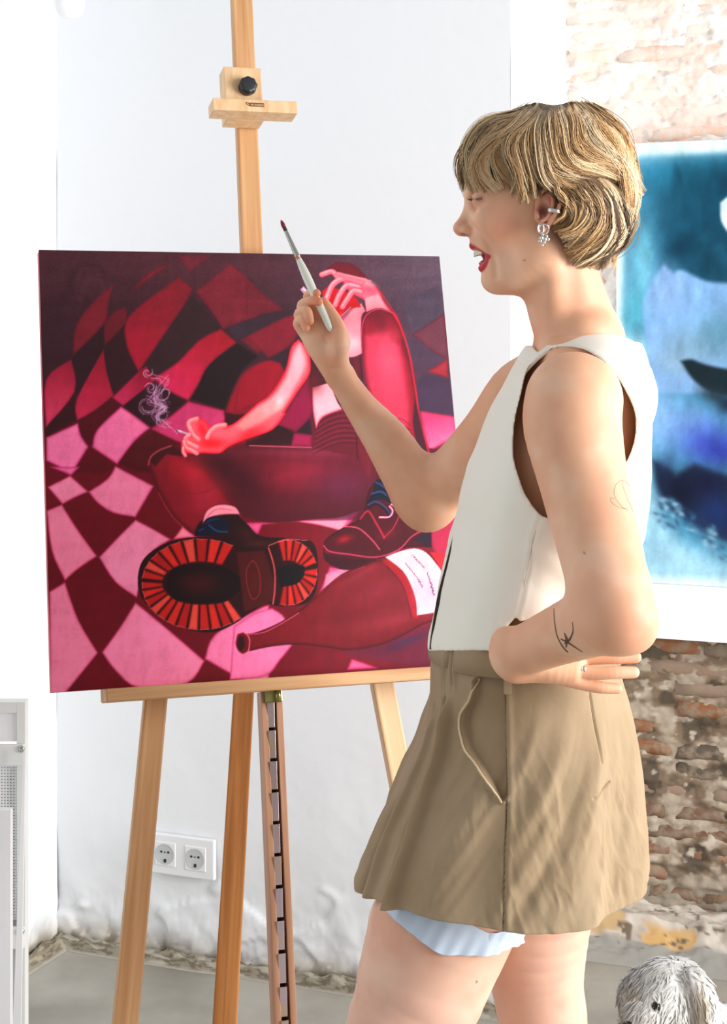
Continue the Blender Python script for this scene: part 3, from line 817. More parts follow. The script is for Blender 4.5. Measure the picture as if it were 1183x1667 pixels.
    Bl(512, 620, 14, 20, (104, 24, 36), .8); Bl(580, 600, 10, 30, (120, 34, 50), .8)
    St(Z4((555, 580), (605, 556)), (60, 20, 40), 1.3); St(Z4((595, 560), (606, 700)), (50, 18, 36), 1.4)
    Fl(Z4((500, 400), (560, 330), (600, 300), (622, 340), (600, 380), (604, 560), (550, 580), (480, 560), (440, 480)), (244, 124, 152), 1.0)
    Bl(575, 560, 18, 12, (250, 172, 192), .8); Bl(562, 520, 10, 16, (238, 100, 130), .6); Bl(572, 500, 12, 12, (250, 130, 150), .6)
    # head tilted back behind the hand
    Fl(Z4((395, 240), (440, 215), (560, 260), (600, 320), (545, 330), (480, 375), (420, 320)), (190, 22, 34), 1.2)
    Bl(535, 505, 12, 8, (160, 14, 26), .7)
    St(Z4((485, 378), (540, 325)), (90, 30, 60), 2.4, .6); St(Z4((488, 374), (546, 320)), (236, 170, 200), .9, .4)
    Fl(Z4((290, 225), (300, 212), (345, 262), (335, 270)), (220, 170, 210), 1); St(Z4((286, 226), (306, 250)), (230, 190, 220), 1.2)
    Bl(552, 512, 5, 4, (238, 60, 74), .5)
    # raised hand
    hand, hi = (240, 96, 124), (250, 150, 170)
    Fl(Z4((575, 170), (640, 185), (690, 230), (720, 290), (790, 380), (700, 330), (625, 345), (620, 290), (590, 268), (540, 240), (500, 180)), hand, 1.0, edge=((214, 40, 60), 2.5, .8))
    Fl(Z4((620, 275), (690, 250), (730, 320), (780, 372), (690, 330), (628, 345)), (248, 138, 162), 1.2)
    Bl(602, 472, 13, 9, (232, 70, 100), .7, .4); Bl(596, 460, 14, 4, (250, 150, 170), .7, .35)
    for P, w in ((((480, 170), (450, 135), (395, 150)), 7.5), (((600, 190), (520, 168), (455, 200), (420, 275)), 8.5), (((590, 215), (530, 205), (490, 250), (465, 308)), 8), (((600, 240), (560, 235), (530, 275), (503, 318)), 8)):
        St(Z4(*P), (200, 40, 64), w + 1.6, 1.0, .7); St(Z4(*P), hand, w, .8); St(Z4(*[(x - 3, y - 4) for x, y in P]), hi, w * .42, 1.2, .8)
    St(Z4((470, 150), (540, 168), (620, 180)), hand, 7, 1); St(Z4((480, 140), (560, 160), (650, 185)), hi, 2, 1.2, .7)
    # raised knee and shin in plum trousers
    Fl(Z4((600, 420), (615, 360), (690, 325), (760, 350), (800, 410), (830, 520), (870, 640), (890, 760), (905, 900), (960, 1100), (850, 1010), (740, 890), (640, 760), (612, 640), (600, 520)), (160, 26, 54), 1.2, edge=((92, 16, 36), 7, .75))
    Fl(Z4((625, 470), (700, 440), (790, 520), (830, 700), (850, 900), (830, 960), (700, 880), (640, 740), (618, 600)), (206, 60, 92), 7, alpha=.9)
    Bl(633, 590, 18, 46, (222, 84, 112), .7, -.1); Bl(620, 530, 20, 18, (120, 24, 46), .8); Bl(632, 545, 26, 10, (206, 66, 90), .5)
    Bl(614, 515, 24, 12, (108, 22, 40), .85)
    St(Z4((604, 560), (603, 440), (625, 365), (690, 330), (765, 350)), (228, 84, 120), 1.3, .8, .8)
    St(Z4((765, 350), (805, 420), (850, 560), (885, 760), (905, 900), (955, 1085)), (214, 40, 62), 2.6, 1.2, .9)
    St(Z4((690, 230), (740, 300), (790, 380), (820, 470)), (206, 30, 48), 2.0, 1.0, .9)
    St(Z4((640, 760), (740, 890), (860, 1005)), (236, 130, 160), 1.4, .8, .8)
    for k in range(5): St(Z4((720 + k * 12, 930 + k * 14), (800, 900 + k * 16), (862, 940 + k * 10)), (176, 40, 70) if k % 2 else (100, 20, 44), 1.3, .8, .7)
    Fl(Z4((880, 800), (900, 880), (950, 1090), (985, 1120), (900, 1040), (870, 930)), (78, 26, 46), 1.4)
    # arm hanging to the left with a cigarette
    arm = (246, 90, 108)
    Fl(Z4((275, 488), (235, 530), (205, 650), (130, 770), (60, 820)) + ZB((760, 90), (640, 190), (575, 215), (545, 190), (475, 215), (445, 175), (395, 160), (350, 175), (335, 215), (352, 270), (300, 300), (295, 345), (330, 385), (430, 385), (540, 386), (600, 345), (720, 290), (880, 235), (965, 130)) + Z4((200, 870), (270, 760), (330, 670), (335, 600), (320, 540)), arm, 1.1, edge=((246, 20, 44), 3.5, .8))
    Fl(Z4((285, 510), (250, 560), (215, 680), (140, 790), (60, 850), (110, 880), (190, 840), (260, 720), (310, 620)), (252, 160, 184), 5, alpha=.9)
    Fl(ZB((880, 40), (760, 110), (650, 210), (700, 240), (850, 160), (950, 80)), (252, 138, 150), 5, alpha=.8)
    Bl(455, 655, 5, 9, (254, 200, 206), .8, .4); Bl(444, 664, 14, 3, (252, 150, 160), .6, -.4)
    Bl(408, 706, 26, 8, (250, 30, 44), .8, -.4); Bl(345, 722, 24, 9, (240, 24, 34), .85); Bl(330, 700, 8, 16, (226, 20, 34), .8, -.4)
    for P, w in ((((395, 165), (345, 190), (370, 260), (405, 295)), 8), (((350, 265), (320, 300), (365, 330), (398, 345)), 7.5), (((315, 310), (325, 345), (360, 365), (395, 385)), 7), (((310, 350), (308, 375), (322, 400)), 5.5), (((575, 205), (520, 215), (480, 250), (462, 285)), 8)):
        St(ZB(*P), (214, 40, 60), w + 1.4, .9, .6); St(ZB(*P), (248, 104, 124), w, .8); St(ZB(*[(x - 2, y - 4) for x, y in P]), (252, 160, 176), w * .4, 1, .8)
    St(ZB((265, 240), (310, 252), (350, 268)), (200, 150, 180), 3.2, .6); St(ZB((265, 238), (300, 246)), (240, 226, 240), 1.4, .5); St(ZB((264, 238), (274, 248)), (90, 60, 90), 2.2, .5)
    # smoke
    r = random.Random(11)
    base = [(0, 0), (-12, -10), (-26, -14), (-30, -28), (-16, -40), (-34, -52), (-30, -70), (-18, -84), (-34, -98)]
    for k in range(26):
        o = [(286 + x * r.uniform(.8, 1.25) + r.uniform(-6, 6), 702 + y * r.uniform(.85, 1.1) + r.uniform(-5, 5)) for x, y in base]
        i = r.randrange(0, 5); St(o[i:i + r.randrange(3, 6)], (200, 160, 196), r.uniform(.6, 1.3), .6, r.uniform(.35, .75))
    for k in range(22):
        cu, cv, rr = r.choice([(262, 640, 14), (245, 632, 10), (240, 660, 16), (262, 676, 12), (270, 690, 8), (240, 606, 9), (272, 640, 10)])
        a0 = r.uniform(0, 6.28); q = [(cu + (rr - j * 1.2) * math.cos(a0 + j * .62), cv + (rr - j * 1.2) * math.sin(a0 + j * .62)) for j in range(7)]
        St(q, (206, 170, 206), r.uniform(.7, 1.3), .6, r.uniform(.4, .8))
    Bl(252, 655, 16, 30, (170, 80, 140), .25)
    # left boot: upper, sole with lugs
    Fl(ZA((485, 225), (500, 180), (540, 140), (700, 110), (760, 170), (820, 225), (950, 235), (860, 280), (800, 300), (700, 290), (600, 235)), (46, 12, 20), 1.0)
    Fl(ZA((525, 170), (545, 100), (610, 65), (690, 75), (722, 118), (640, 118), (560, 135)), (236, 130, 160), 1.0, edge=((60, 10, 24), 1.2, .8))
    St(ZA((550, 130), (600, 90), (680, 95)), (196, 80, 116), 1.2)
    Fl(ZA((495, 225), (510, 185), (540, 175), (545, 140), (600, 125), (665, 160), (660, 200), (600, 215)), (22, 26, 52), 1.0)
    St(ZA((560, 170), (600, 200), (655, 205)), (60, 96, 140), 2.2, 1, .8); St(ZA((545, 160), (570, 145), (610, 140)), (44, 66, 104), 2, 1, .8); St(ZA((510, 200), (530, 190)), (50, 80, 124), 2, 1, .8)
    Bl(400, 870, 16, 10, (74, 24, 20), .8, .4); Bl(420, 885, 22, 5, (96, 30, 26), .7)
    Fl(ZA((200, 440), (225, 350), (300, 285), (400, 245), (500, 232), (600, 236), (690, 275), (800, 300), (860, 280), (950, 248), (1060, 245), (1105, 300), (1112, 440), (1090, 530), (1030, 575), (900, 580), (850, 570), (760, 620), (690, 670), (590, 712), (480, 705), (380, 670), (280, 600), (215, 530)), (54, 8, 14), 1.1, edge=((30, 4, 10), 2, .7))
    Fl(ZA((700, 310), (840, 300), (900, 500), (870, 560), (740, 610), (720, 460)), (84, 18, 22), 2)
    import itertools as _it
    def lug(c, inner, outer, a0, a1, n, colr):
        for i in range(n):
            b0 = a0 + (a1 - a0) * (i + .07) / n; b1 = a0 + (a1 - a0) * (i + .90) / n
            pt = lambda R_, b: (c[0] + R_[0] * math.cos(b), c[1] + R_[1] * math.sin(b))
            q = [pt(inner, b0), pt(outer, b0), pt(outer, (b0 + b1) / 2), pt(outer, b1), pt(inner, b1)]
            Fl(ZA(*q), colr[i % len(colr)], .9, curve=0, edge=((110, 10, 18), 1.6, .7))
            St(ZA(pt(outer, b0), pt((outer[0] * .985, outer[1] * .985), (b0 + b1) / 2), pt(outer, b1)), (240, 120, 120), 1.0, .6, .75, curve=0)
    reds = [(196, 34, 28), (210, 44, 34), (180, 26, 26), (216, 70, 58)]
    lug((520, 462), (195, 105), (300, 222), math.radians(-56), math.radians(-176), 9, reds)
    lug((520, 470), (195, 100), (300, 232), math.radians(184), math.radians(46), 12, reds)
    Fl(ZA((345, 460), (380, 395), (500, 368), (640, 385), (720, 440), (720, 500), (640, 560), (500, 572), (390, 550), (350, 500)), (30, 6, 12), 1.4)
    Bl(323, 950, 34, 20, (78, 16, 18), .9)
    St(ZA((780, 350), (750, 400), (755, 480), (780, 545), (815, 520), (820, 440), (800, 370), (780, 350)), (150, 36, 34), 1.6, .8); Bl(413, 945, 7, 18, (96, 20, 20), .8)
    lug((960, 410), (75, 60), (148, 165), math.radians(-110), math.radians(-15), 6, reds); lug((960, 410), (75, 60), (148, 168), math.radians(-8), math.radians(108), 7, reds)
    Fl(ZA((905, 390), (1000, 370), (1045, 380), (1040, 430), (1000, 470), (920, 485)), (20, 6, 14), 1.2)
    St(ZA((862, 285), (890, 380), (895, 480), (885, 570)), (220, 84, 90), 2.0, .8); St(ZA((862, 275), (950, 245), (1060, 248)), (236, 130, 140), 1.2, .6, .8)
    # right boot
    Fl(Z6((470, 400), (500, 360), (580, 310), (640, 280), (680, 230), (700, 130), (750, 60), (800, 130), (860, 200), (920, 300), (1000, 340), (1030, 420), (900, 420), (780, 470), (640, 525), (560, 530), (480, 480)), (86, 14, 34), 1.0, edge=((46, 8, 24), 2.2, .7))
    Bl(560, 878, 12, 6, (186, 20, 46), .8, -.3); Bl(630, 870, 20, 8, (120, 20, 46), .7, -.4)
    St(Z6((570, 310), (650, 320), (720, 380), (760, 430)), (226, 84, 112), 1.8, .9); St(Z6((660, 270), (700, 230), (740, 290), (785, 370)), (196, 40, 70), 2.6, 1.2); St(Z6((860, 260), (830, 320), (780, 370)), (196, 50, 84), 1.6, 1)
    St(Z6((470, 410), (500, 440), (600, 455), (740, 470), (860, 430), (930, 360), (1010, 320)), (214, 70, 112), 1.8, .8)
    St(Z6((470, 440), (540, 470), (660, 490), (760, 480)), (150, 30, 60), 1.4, .8, .8)
    Fl(Z6((465, 445), (600, 478), (760, 482), (640, 528), (560, 534), (480, 492)), (70, 14, 32), 1)
    Fl(Z6((690, 190), (720, 140), (740, 70), (790, 60), (840, 170), (820, 190), (770, 170)), (24, 30, 56), 1)
    for P in (((700, 200), (740, 180), (790, 210), (810, 245)), ((720, 140), (770, 130), (820, 170)), ((740, 80), (790, 110), (810, 150))): St(Z6(*P), (60, 92, 136), 2.4, 1, .9); St(Z6(*[(x, y + 14) for x, y in P]), (20, 22, 44), 3, 1, .9)
    St(Z6((760, 262), (810, 260), (828, 230), (812, 205)), (238, 150, 196), 2.6, .7); St(Z6((820, 195), (845, 205), (850, 188)), (238, 150, 196), 2.2, .7)
    Fl(Z6((1030, 420), (930, 380), (1000, 340), (1030, 330)), (52, 30, 54), 1.2)
    # bottle
    Fl(Z6((60, 870), (120, 860), (230, 815), (350, 740), (440, 660), (560, 560), (700, 500), (800, 470), (920, 428), (1020, 450), (1110, 540), (1180, 680), (1190, 800), (1020, 810), (880, 880), (760, 930), (600, 955), (480, 940), (330, 925), (200, 935), (80, 960)), (128, 20, 38), 1.1, edge=((70, 8, 22), 3.5, .8))
    Fl(Z6((500, 680), (640, 570), (800, 500), (880, 600), (930, 790), (760, 860), (560, 880), (420, 850)), (136, 40, 50), 12, alpha=.8)
    Bl(560, 1000, 60, 24, (118, 20, 36), .7, -.5); Bl(610, 965, 40, 14, (150, 44, 66), .7, -.4); Bl(640, 1010, 40, 12, (160, 50, 70), .6, -.2); Bl(585, 935, 40, 7, (150, 56, 74), .6, -.5)
    Fl(Z6((770, 480), (820, 490), (900, 570), (955, 700), (960, 790), (920, 780), (880, 640), (820, 540)), (176, 26, 42), 2.2); St(Z6((800, 520), (880, 620), (925, 780)), (92, 34, 60), 3, 1.6, .8)
    St(Z6((80, 872), (160, 860), (250, 815), (340, 760)), (226, 90, 120), 1.8, .9, .8); St(Z6((440, 665), (540, 580), (680, 520)), (170, 60, 84), 1.6, 1, .7)
    Fl(Z6((10, 920), (20, 870), (50, 860), (80, 880), (80, 950), (50, 975), (25, 960)), (110, 12, 26), 1, edge=((190, 50, 70), 1.6, .8)); Fl(Z6((18, 920), (30, 880), (52, 885), (58, 930), (40, 960), (24, 950)), (60, 6, 14), 1)
    St(Z6((66, 866), (84, 900), (80, 955)), (236, 110, 130), 1.5, .7, .9)
    Fl(Z6((1020, 445), (1080, 450), (1125, 480), (1100, 560), (1060, 500)), (206, 40, 52), 1.6)
    Fl(Z6((560, 960), (760, 935), (900, 880), (1030, 815), (1190, 800), (1190, 1080), (640, 990)), (112, 36, 66), 4, alpha=.75); Bl(660, 1045, 40, 8, (80, 46, 86), .8, -.35)
    lab = Z6((790, 470), (860, 442), (940, 425), (1000, 445), (1050, 500), (1085, 550), (1120, 640), (1130, 745), (955, 772), (950, 700), (925, 620), (880, 540))
    Fl(lab, (238, 196, 226), .9, curve=3, edge=((246, 224, 240), 1.2, .6))
    Bl(700, 960, 22, 30, (236, 176, 216), .7)
    ink = (70, 30, 70)
    # handwriting along the label
    def scrawl(a, b, n, h, seed, w=1.0):
        q = random.Random(seed); a = np.array(a, float); b = np.array(b, float); e = (b - a) / n; m = np.array([-e[1], e[0]]) / np.linalg.norm(e)
        pts = []
        for i in range(n + 1):
            pts.append(tuple(a + e * i + m * (h if i % 2 else -h) * q.uniform(.4, 1.2) + e * q.uniform(-.5, .5)))
        St(pts, ink, w, .35, .95, curve=4)
    scrawl(ZE((850, 885))[0], ZE((800, 690))[0], 8, 1.6, 1, 1.3); scrawl(ZE((800, 690))[0], ZE((745, 520))[0], 7, 1.2, 2, 1.1)
    scrawl(ZE((700, 440))[0], ZE((500, 235))[0], 14, 1.1, 3, .9)
    scrawl(ZE((660, 740))[0], ZE((590, 610))[0], 6, 1.3, 4, 1.1); scrawl(ZE((590, 610))[0], ZE((390, 360))[0], 15, .7, 5, .9)
    # warm the pinks
    im = A.im; pk = ss(150, 225, im[..., 0]) * ss(70, 110, im[..., 1]); im[..., 0] += 12 * pk; im[..., 1] += 8 * pk; im[..., 2] -= 4 * pk
    im[..., 0] *= 1.04; np.clip(im, 0, 255, out=im)
    lum = (im @ np.array([.3, .59, .11]))[..., None]; gm = 1.0 + .20 * ss(150, 60, lum)
    im[:] = 255 * (im / 255) ** gm
    # fine brush mottling
    n1 = fbm(np.stack([A.U / 9, A.V / 22 + A.U / 30, A.U * 0], -1), 3) - .5
    n2 = fbm(np.stack([A.U / 1.6, A.V / 1.6, A.U * 0 + 3], -1), 2) - .5
    n3 = fbm(np.stack([A.U / 60 + A.V / 80, A.V / 12, A.U * 0 + 6], -1), 3) - .5
    k = ss(620, 430, A.V)[..., None]
    A.im *= 1 + (n1[..., None] * .14 + n2[..., None] * .10 + n3[..., None] * .10 * (1 + k))
    A.im += n2[..., None] * 10 * k
    np.clip(A.im, 0, 255, out=A.im)
paint_art(ART)

# ------------------------------------------------------------------ canvas and easel
EYAW, ELEAN = math.radians(17.73), math.radians(14.62)
EC = np.array([-0.1695, 2.55, 1.2382])
EA = np.array([math.cos(EYAW), math.sin(EYAW), 0.])
EN = np.array([-math.sin(EYAW), math.cos(EYAW), 0.])
EB = EZ * math.cos(ELEAN) + EN * math.sin(ELEAN)
EM = EN * math.cos(ELEAN) - EZ * math.sin(ELEAN)       # away from the viewer, through the canvas
def ep(u, v, off=0.0):
    """(a, b) in the easel plane shifted by off along EM"""
    q = ray_wall(u, v, EC + EM * off, EM) - EC - EM * off
    return float(q.dot(EA)), float(q.dot(EB))
CWd, CHt = 0.692, 0.7017
M_wood = material('beech_wood', (208, 160, 112), 0.5, wood=((182, 128, 78), (70, 70, 2.2)))
M_wood_pale = material('pale_beech', (226, 190, 148), 0.5, wood=((206, 164, 118), (70, 70, 2.2)))
M_wood_shaded = material('shaded_beech', (196, 130, 72), 0.5, wood=((160, 98, 46), (70, 70, 2.2)))  # shaded side of the rear strut, put into the wood tone
M_wood_rail = material('brown_beech', (196, 146, 112), 0.5, wood=((160, 108, 80), (70, 70, 2.2)))
M_black = material('black_plastic', (34, 36, 40), 0.4)
M_paint = material('oil_paint', attr='Col', rough=0.55, spec=0.18, bump=(900, 0.06, 0.0005))
M_side = material('canvas_side_paint', (206, 104, 112), 0.7, noise=(9, (150, 50, 66), .5, .7))
M_linen = material('raw_canvas_back', (222, 214, 198), 0.9)
M_zinc = material('yellow_zinc', (196, 186, 196), 0.28, metal=0.85, noise=(22, (206, 190, 140), .5, .75))
M_brass = material('bracket_metal', (150, 150, 96), 0.3, metal=0.9, noise=(40, (90, 70, 50), .5, .7))

canvas = thing('canvas_painting', 'square painting in red, pink and plum on the wooden easel', 'painting', EC - EB * CHt / 2)
box_obj('canvas_body', EC, EA, EB, EM, (-CWd / 2, CWd / 2, -CHt / 2, CHt / 2, 0.0008, 0.022), M_side, canvas, 0.0008)
flat_paint_grid('painted_surface', EC - EA * CWd / 2 - EB * CHt / 2, EA, EB, CWd, CHt, 540, 548, ART, M_paint, canvas, -EM)

easel = thing('studio_easel', 'beech studio easel with metal ratchet holding the red painting', 'easel', (EC[0], EC[1] - 0.3, 0))
def EPt(a, b, off): return EC + EA * a + EB * b + EM * off
OFFM = 0.045                                     # mast centre behind the canvas front
am_top = ep(391, 0, OFFM)[0]; am_mid = ep(405, 405, OFFM)[0]; am_bot = ep(438, 1130, OFFM)[0]; am_low = ep(461, 1667, OFFM)[0]
bt = ep(391, 0, OFFM)[1]
print('mast a', am_top, am_mid, am_bot, am_low, 'b top', bt)
b_floor = -(EC[2]) / EB[2]
beam('mast', EPt(am_bot, -0.362, OFFM), EPt(am_top - (am_mid - am_top) * .45, bt + 0.18, OFFM), EA, 0.037, 0.037, 0.022, 0.022, M_wood, easel)
# lower guide: two rails with the ratchet between them
a1, b1 = ep(437.5, 1130, 0.03); a2, b2 = ep(461, 1667, 0.03)
sl = (a2 - a1) / (b2 - b1)
b_end = b_floor + 0.03
rw = 0.0102; gap = 0.0140
B_UP = ep(173, 1143, -0.034)[1] - 0.0005; a_up = a1 + sl * (B_UP - b1); a_dn = a1 + sl * (b_end - b1)
beam('guide_rail', EPt(a_dn - gap / 2 - rw / 2, b_end, 0.026), EPt(a_up - gap / 2 - rw / 2, B_UP, 0.026), EA, rw, rw, 0.030, 0.030, M_wood_rail, easel, 0.0012)
beam('guide_rail', EPt(a_dn + gap / 2 + rw / 2, b_end, 0.026), EPt(a_up + gap / 2 + rw / 2, B_UP, 0.026), EA, rw, rw, 0.030, 0.030, M_wood_rail, easel, 0.0012)
beam('rail_backing', EPt(a_dn, b_end, 0.044), EPt(a_up, B_UP, 0.044), EA, gap + .001, gap + .001, 0.006, 0.006, M_black, easel, 0)
tops = [1142.5, 1189.5, 1239.5, 1290, 1341.5, 1393.5, 1445.5, 1498, 1551, 1605, 1659.5]
tooth_me = None
for i, v in enumerate(tops):
    vb = tops[i + 1] - 5 if i + 1 < len(tops) else v + 50
    uu = 437.5 + (v - 1130) * (461 - 437.5) / 537; ub = 437.5 + (vb - 1130) * (461 - 437.5) / 537
    A0, B0 = ep(uu, v, 0.02); A1, B1 = ep(ub, vb, 0.02)
    t = box_obj('ratchet_tooth', EPt((A0 + A1) / 2, (B0 + B1) / 2, 0), EA, EB, EM, (-0.0058, 0.0058, -(B0 - B1) / 2, (B0 - B1) / 2, -0.001, 0.001), M_zinc, None, 0.0006)
    # turn each plate a little so that its upper end stands proud
    me = t.data; co = np.empty(len(me.vertices) * 3); me.vertices.foreach_get('co', co); co = co.reshape(-1, 3)
    rel = co - EPt((A0 + A1) / 2, (B0 + B1) / 2, 0); bb = rel @ EB
    co = co + EM * (0.0150 - 0.006 * (bb / (B0 - B1) + .5))[:, None] - EA * (np.sign(rel @ EA) * 0.0003 * (0.5 - bb / (B0 - B1)))[:, None]
    me.vertices.foreach_set('co', co.ravel().astype(np.float32)); me.update()
    t.parent = easel; t.matrix_parent_inverse = PARENT_INV[easel.name]
    if i in (3, 7, 9):
        vv, ff = ring_disc(EPt(*ep(ub - .5, vb - 8, 0.02), 0.0165), EA, EB, -EM, [(0.0030, 0), (0.0028, 0.0012), (0.0012, 0.0014)], 14)
        s_ = mesh_obj('screw', vv, ff, M_black, t, True); s_.matrix_parent_inverse = PARENT_INV[easel.name]; s_.parent = easel
A0, B0 = ep(445, 1133, 0.0)
box_obj('ratchet_catch', EPt(A0, B0, 0), EA, EB, EM, (-0.013, 0.0135, -0.0100, 0.012, -0.004, 0.026), M_brass, easel, 0.002)
vv, ff = tube([EPt(A0 + 0.006, B0 - 0.009, -0.006), EPt(A0 + 0.006, B0 + 0.011, -0.006)], 0.0052, 14); mesh_obj('catch_roller', vv, ff, M_brass, easel, True)
# shelf that carries the canvas
a_l, b_t = ep(173, 1122, -0.034); _, b_b = ep(173, 1143, -0.034); a_r = ep(712, 1081, -0.034)[0]
print('shelf', a_l, a_r, b_t, b_b, 'canvas bottom', -CHt / 2)
b_c = -CHt / 2 - 0.0004       # the canvas stands on the shelf behind its low front lip
prof = [(b_b, -0.034), (b_t, -0.034), (b_t, -0.004), (b_c, -0.004), (b_c, 0.030), (b_b, 0.030)]      # (b, off)
sb = bmesh.new(); Ls = a_r + 0.10 - a_l
r0 = [sb.verts.new((b - b_b, o_, 0)) for b, o_ in prof]; r1 = [sb.verts.new((b - b_b, o_, Ls)) for b, o_ in prof]
sb.faces.new(r0); sb.faces.new(r1[::-1])
for i in range(6): sb.faces.new((r0[i], r0[(i + 1) % 6], r1[(i + 1) % 6], r1[i]))
bmesh.ops.bevel(sb, geom=[e for e in sb.edges if not (abs(e.verts[0].co.x - (b_c - b_b)) < 1e-6 and abs(e.verts[0].co.y + .004) < 1e-6)], offset=0.0014, segments=2, affect='EDGES')
so_ = bm_obj('canvas_shelf', sb, M_wood); so_.parent = easel; so_.matrix_parent_inverse = PARENT_INV[easel.name]
o0 = EPt(a_l, b_b, 0); so_.matrix_basis = Matrix(((EB[0], EM[0], EA[0], o0[0]), (EB[1], EM[1], EA[1], o0[1]), (EB[2], EM[2], EA[2], o0[2]), (0, 0, 0, 1)))
# front legs
def leg(u0, v0, u1, v1, w_, mat, btop):
    A0, B0 = ep(u0, v0, 0.058); A1, B1 = ep(u1, v1, 0.058); s_ = (A1 - A0) / (B1 - B0)
    bf = b_floor + 0.012
    return beam('leg', EPt(A0 + s_ * (bf - B0), bf, 0.058), EPt(A0 + s_ * (btop - B0), btop, 0.058), EA, w_, w_ * .92, 0.022, 0.022, mat, easel)
leg(252.5, 1141, 203.5, 1667, 0.0385, M_wood, -0.02)
leg(621, 1112, 658, 1304, 0.0385, M_wood_pale, 0.10)
# hidden cross brace behind the canvas
beam('cross_brace', EPt(-0.20, -0.06, 0.080), EPt(0.20, -0.06, 0.080), EB, 0.04, 0.04, 0.02, 0.02, M_wood, easel)
# rear strut from its hinge to the floor
hinge = EPt(ep(418, 772, .07)[0], ep(418, 772, .07)[1], 0.075)
def strut_point(u, v):
    d = np.array([(u - CX) / F, 1.0, (CY - v) / F]); c = np.array([0, 0, EYE])
    best = None
    nrm = EA - 0.02 * EN
    t = np.dot(hinge - c, nrm) / np.dot(d, nrm)
    return c + d * t
sp = strut_point(366, 1667); print('strut at', sp, 'hinge', hinge)
dirn = (sp - hinge); tfl = -hinge[2] / dirn[2]
foot = hinge + dirn * tfl; print('foot', foot)
if foot[1] > 3.35 or foot[1] < 2.6:
    Yb = 2.98; sp = px(366, 1667, Yb); dirn = sp - hinge; tfl = -hinge[2] / dirn[2]; foot = hinge + dirn * tfl; print('foot2', foot)
beam('rear_strut', foot + EZ * 0.006, hinge, EX, 0.047, 0.030, 0.026, 0.024, M_wood_shaded, easel)
# sliding clamp with knob at the top
A0, B0 = ep(396, 108, -0.012); A1, B1 = ep(396, 194, -0.012); Aw0 = ep(367, 150, -0.012)[0]; Aw1 = ep(428, 150, -0.012)[0]
box_obj('clamp_block', EC, EA, EB, EM, (Aw0, Aw1, B1, B0, -0.008, 0.030), M_wood_pale, easel, 0.002)
Ak, Bk = ep(406, 135, -0.03)
kv = []; kf = []
prof = [(0.0150, 0.0), (0.0156, 0.004), (0.0156, 0.013), (0.0142, 0.016), (0.010, 0.017)]
segk = 40; kc = EPt(Ak, Bk, -0.009)
for (r_, h_) in prof:
    for k in range(segk):
        a = 2 * math.pi * k / segk; rr = r_ * (1 + (0.045 * math.cos(a * 8) if h_ > 0.001 and h_ < .0165 else 0))
        kv.append(kc + EA * rr * math.cos(a) + EB * rr * math.sin(a) - EM * h_)
for i in range(len(prof) - 1):
    for k in range(segk): kf.append((i * segk + k, i * segk + (k + 1) % segk, (i + 1) * segk + (k + 1) % segk, (i + 1) * segk + k))
kf.append(tuple((len(prof) - 1) * segk + k for k in range(segk)))
mesh_obj('clamp_knob', kv, kf, M_black, easel, True)
A0, B0 = ep(346, 158, -0.045); A1, B1 = ep(484, 182, -0.045)
yaw2 = math.radians(-7)      # the upper holder is a little turned on the mast
box_obj('canvas_holder', EC + EB * ((ep(415, 161, -.045)[1] + ep(415, 184, -.045)[1]) / 2) + EA * ((A0 + A1) / 2), EA, EB, EM, (-(A1 - A0) / 2, (A1 - A0) / 2, -0.0110, 0.0110, -0.047, -0.006), M_wood_pale, easel, 0.0018)
plc = EC + EB * ((ep(415, 161, -.045)[1] + ep(415, 184, -.045)[1]) / 2 + .001) + EA * ep(418, 170, -.047)[0] - EM * 0.0474
M_plate = material('burnt_label', (120, 74, 36), 0.5)
M_plate_l = material('label_letters', (244, 206, 170), 0.5)
box_obj('maker_plate', plc, EA, EB, -EM, (-0.0125, 0.0125, -0.0032, 0.0034, 0, 0.0008), M_plate, easel, 0.0003)
def text_obj(name, s_, size, o, ax, ay, az, mat, parent, ext=0.0002):
    cu = bpy.data.curves.new(name, 'FONT'); cu.body = s_; cu.size = size; cu.extrude = ext; cu.align_x = 'CENTER'; cu.align_y = 'CENTER'; cu.resolution_u = 2
    tmp = link(bpy.data.objects.new(name, cu)); bpy.context.view_layer.update()
    me = bpy.data.meshes.new_from_object(tmp); bpy.data.objects.remove(tmp)
    co = np.empty(len(me.vertices) * 3); me.vertices.foreach_get('co', co); co = co.reshape(-1, 3)
    w = o + ax * co[:, :1] + ay * co[:, 1:2] + az * co[:, 2:]
    me.vertices.foreach_set('co', w.ravel().astype(np.float32)); me.update(); me.materials.clear(); me.materials.append(mat)
    ob = link(bpy.data.objects.new(name, me)); ob.parent = parent; ob.matrix_parent_inverse = PARENT_INV[parent.name]
    return ob
text_obj('plate_lettering', 'art creation', 0.0047, plc - EM * 0.0010, EA, EB, -EM, M_plate_l, easel)
vv, ff = tube([plc + EA * x + EB * y - EM * .0004 for x, y in ((-0.0125, .001), (-0.0150, .0032), (-0.0175, .0040), (-0.0185, .0022), (-0.0168, .0004), (-0.0145, -.0012), (-.0125, -.0022))], 0.0005, 6)
mesh_obj('plate_emblem', vv, ff, M_plate, easel)

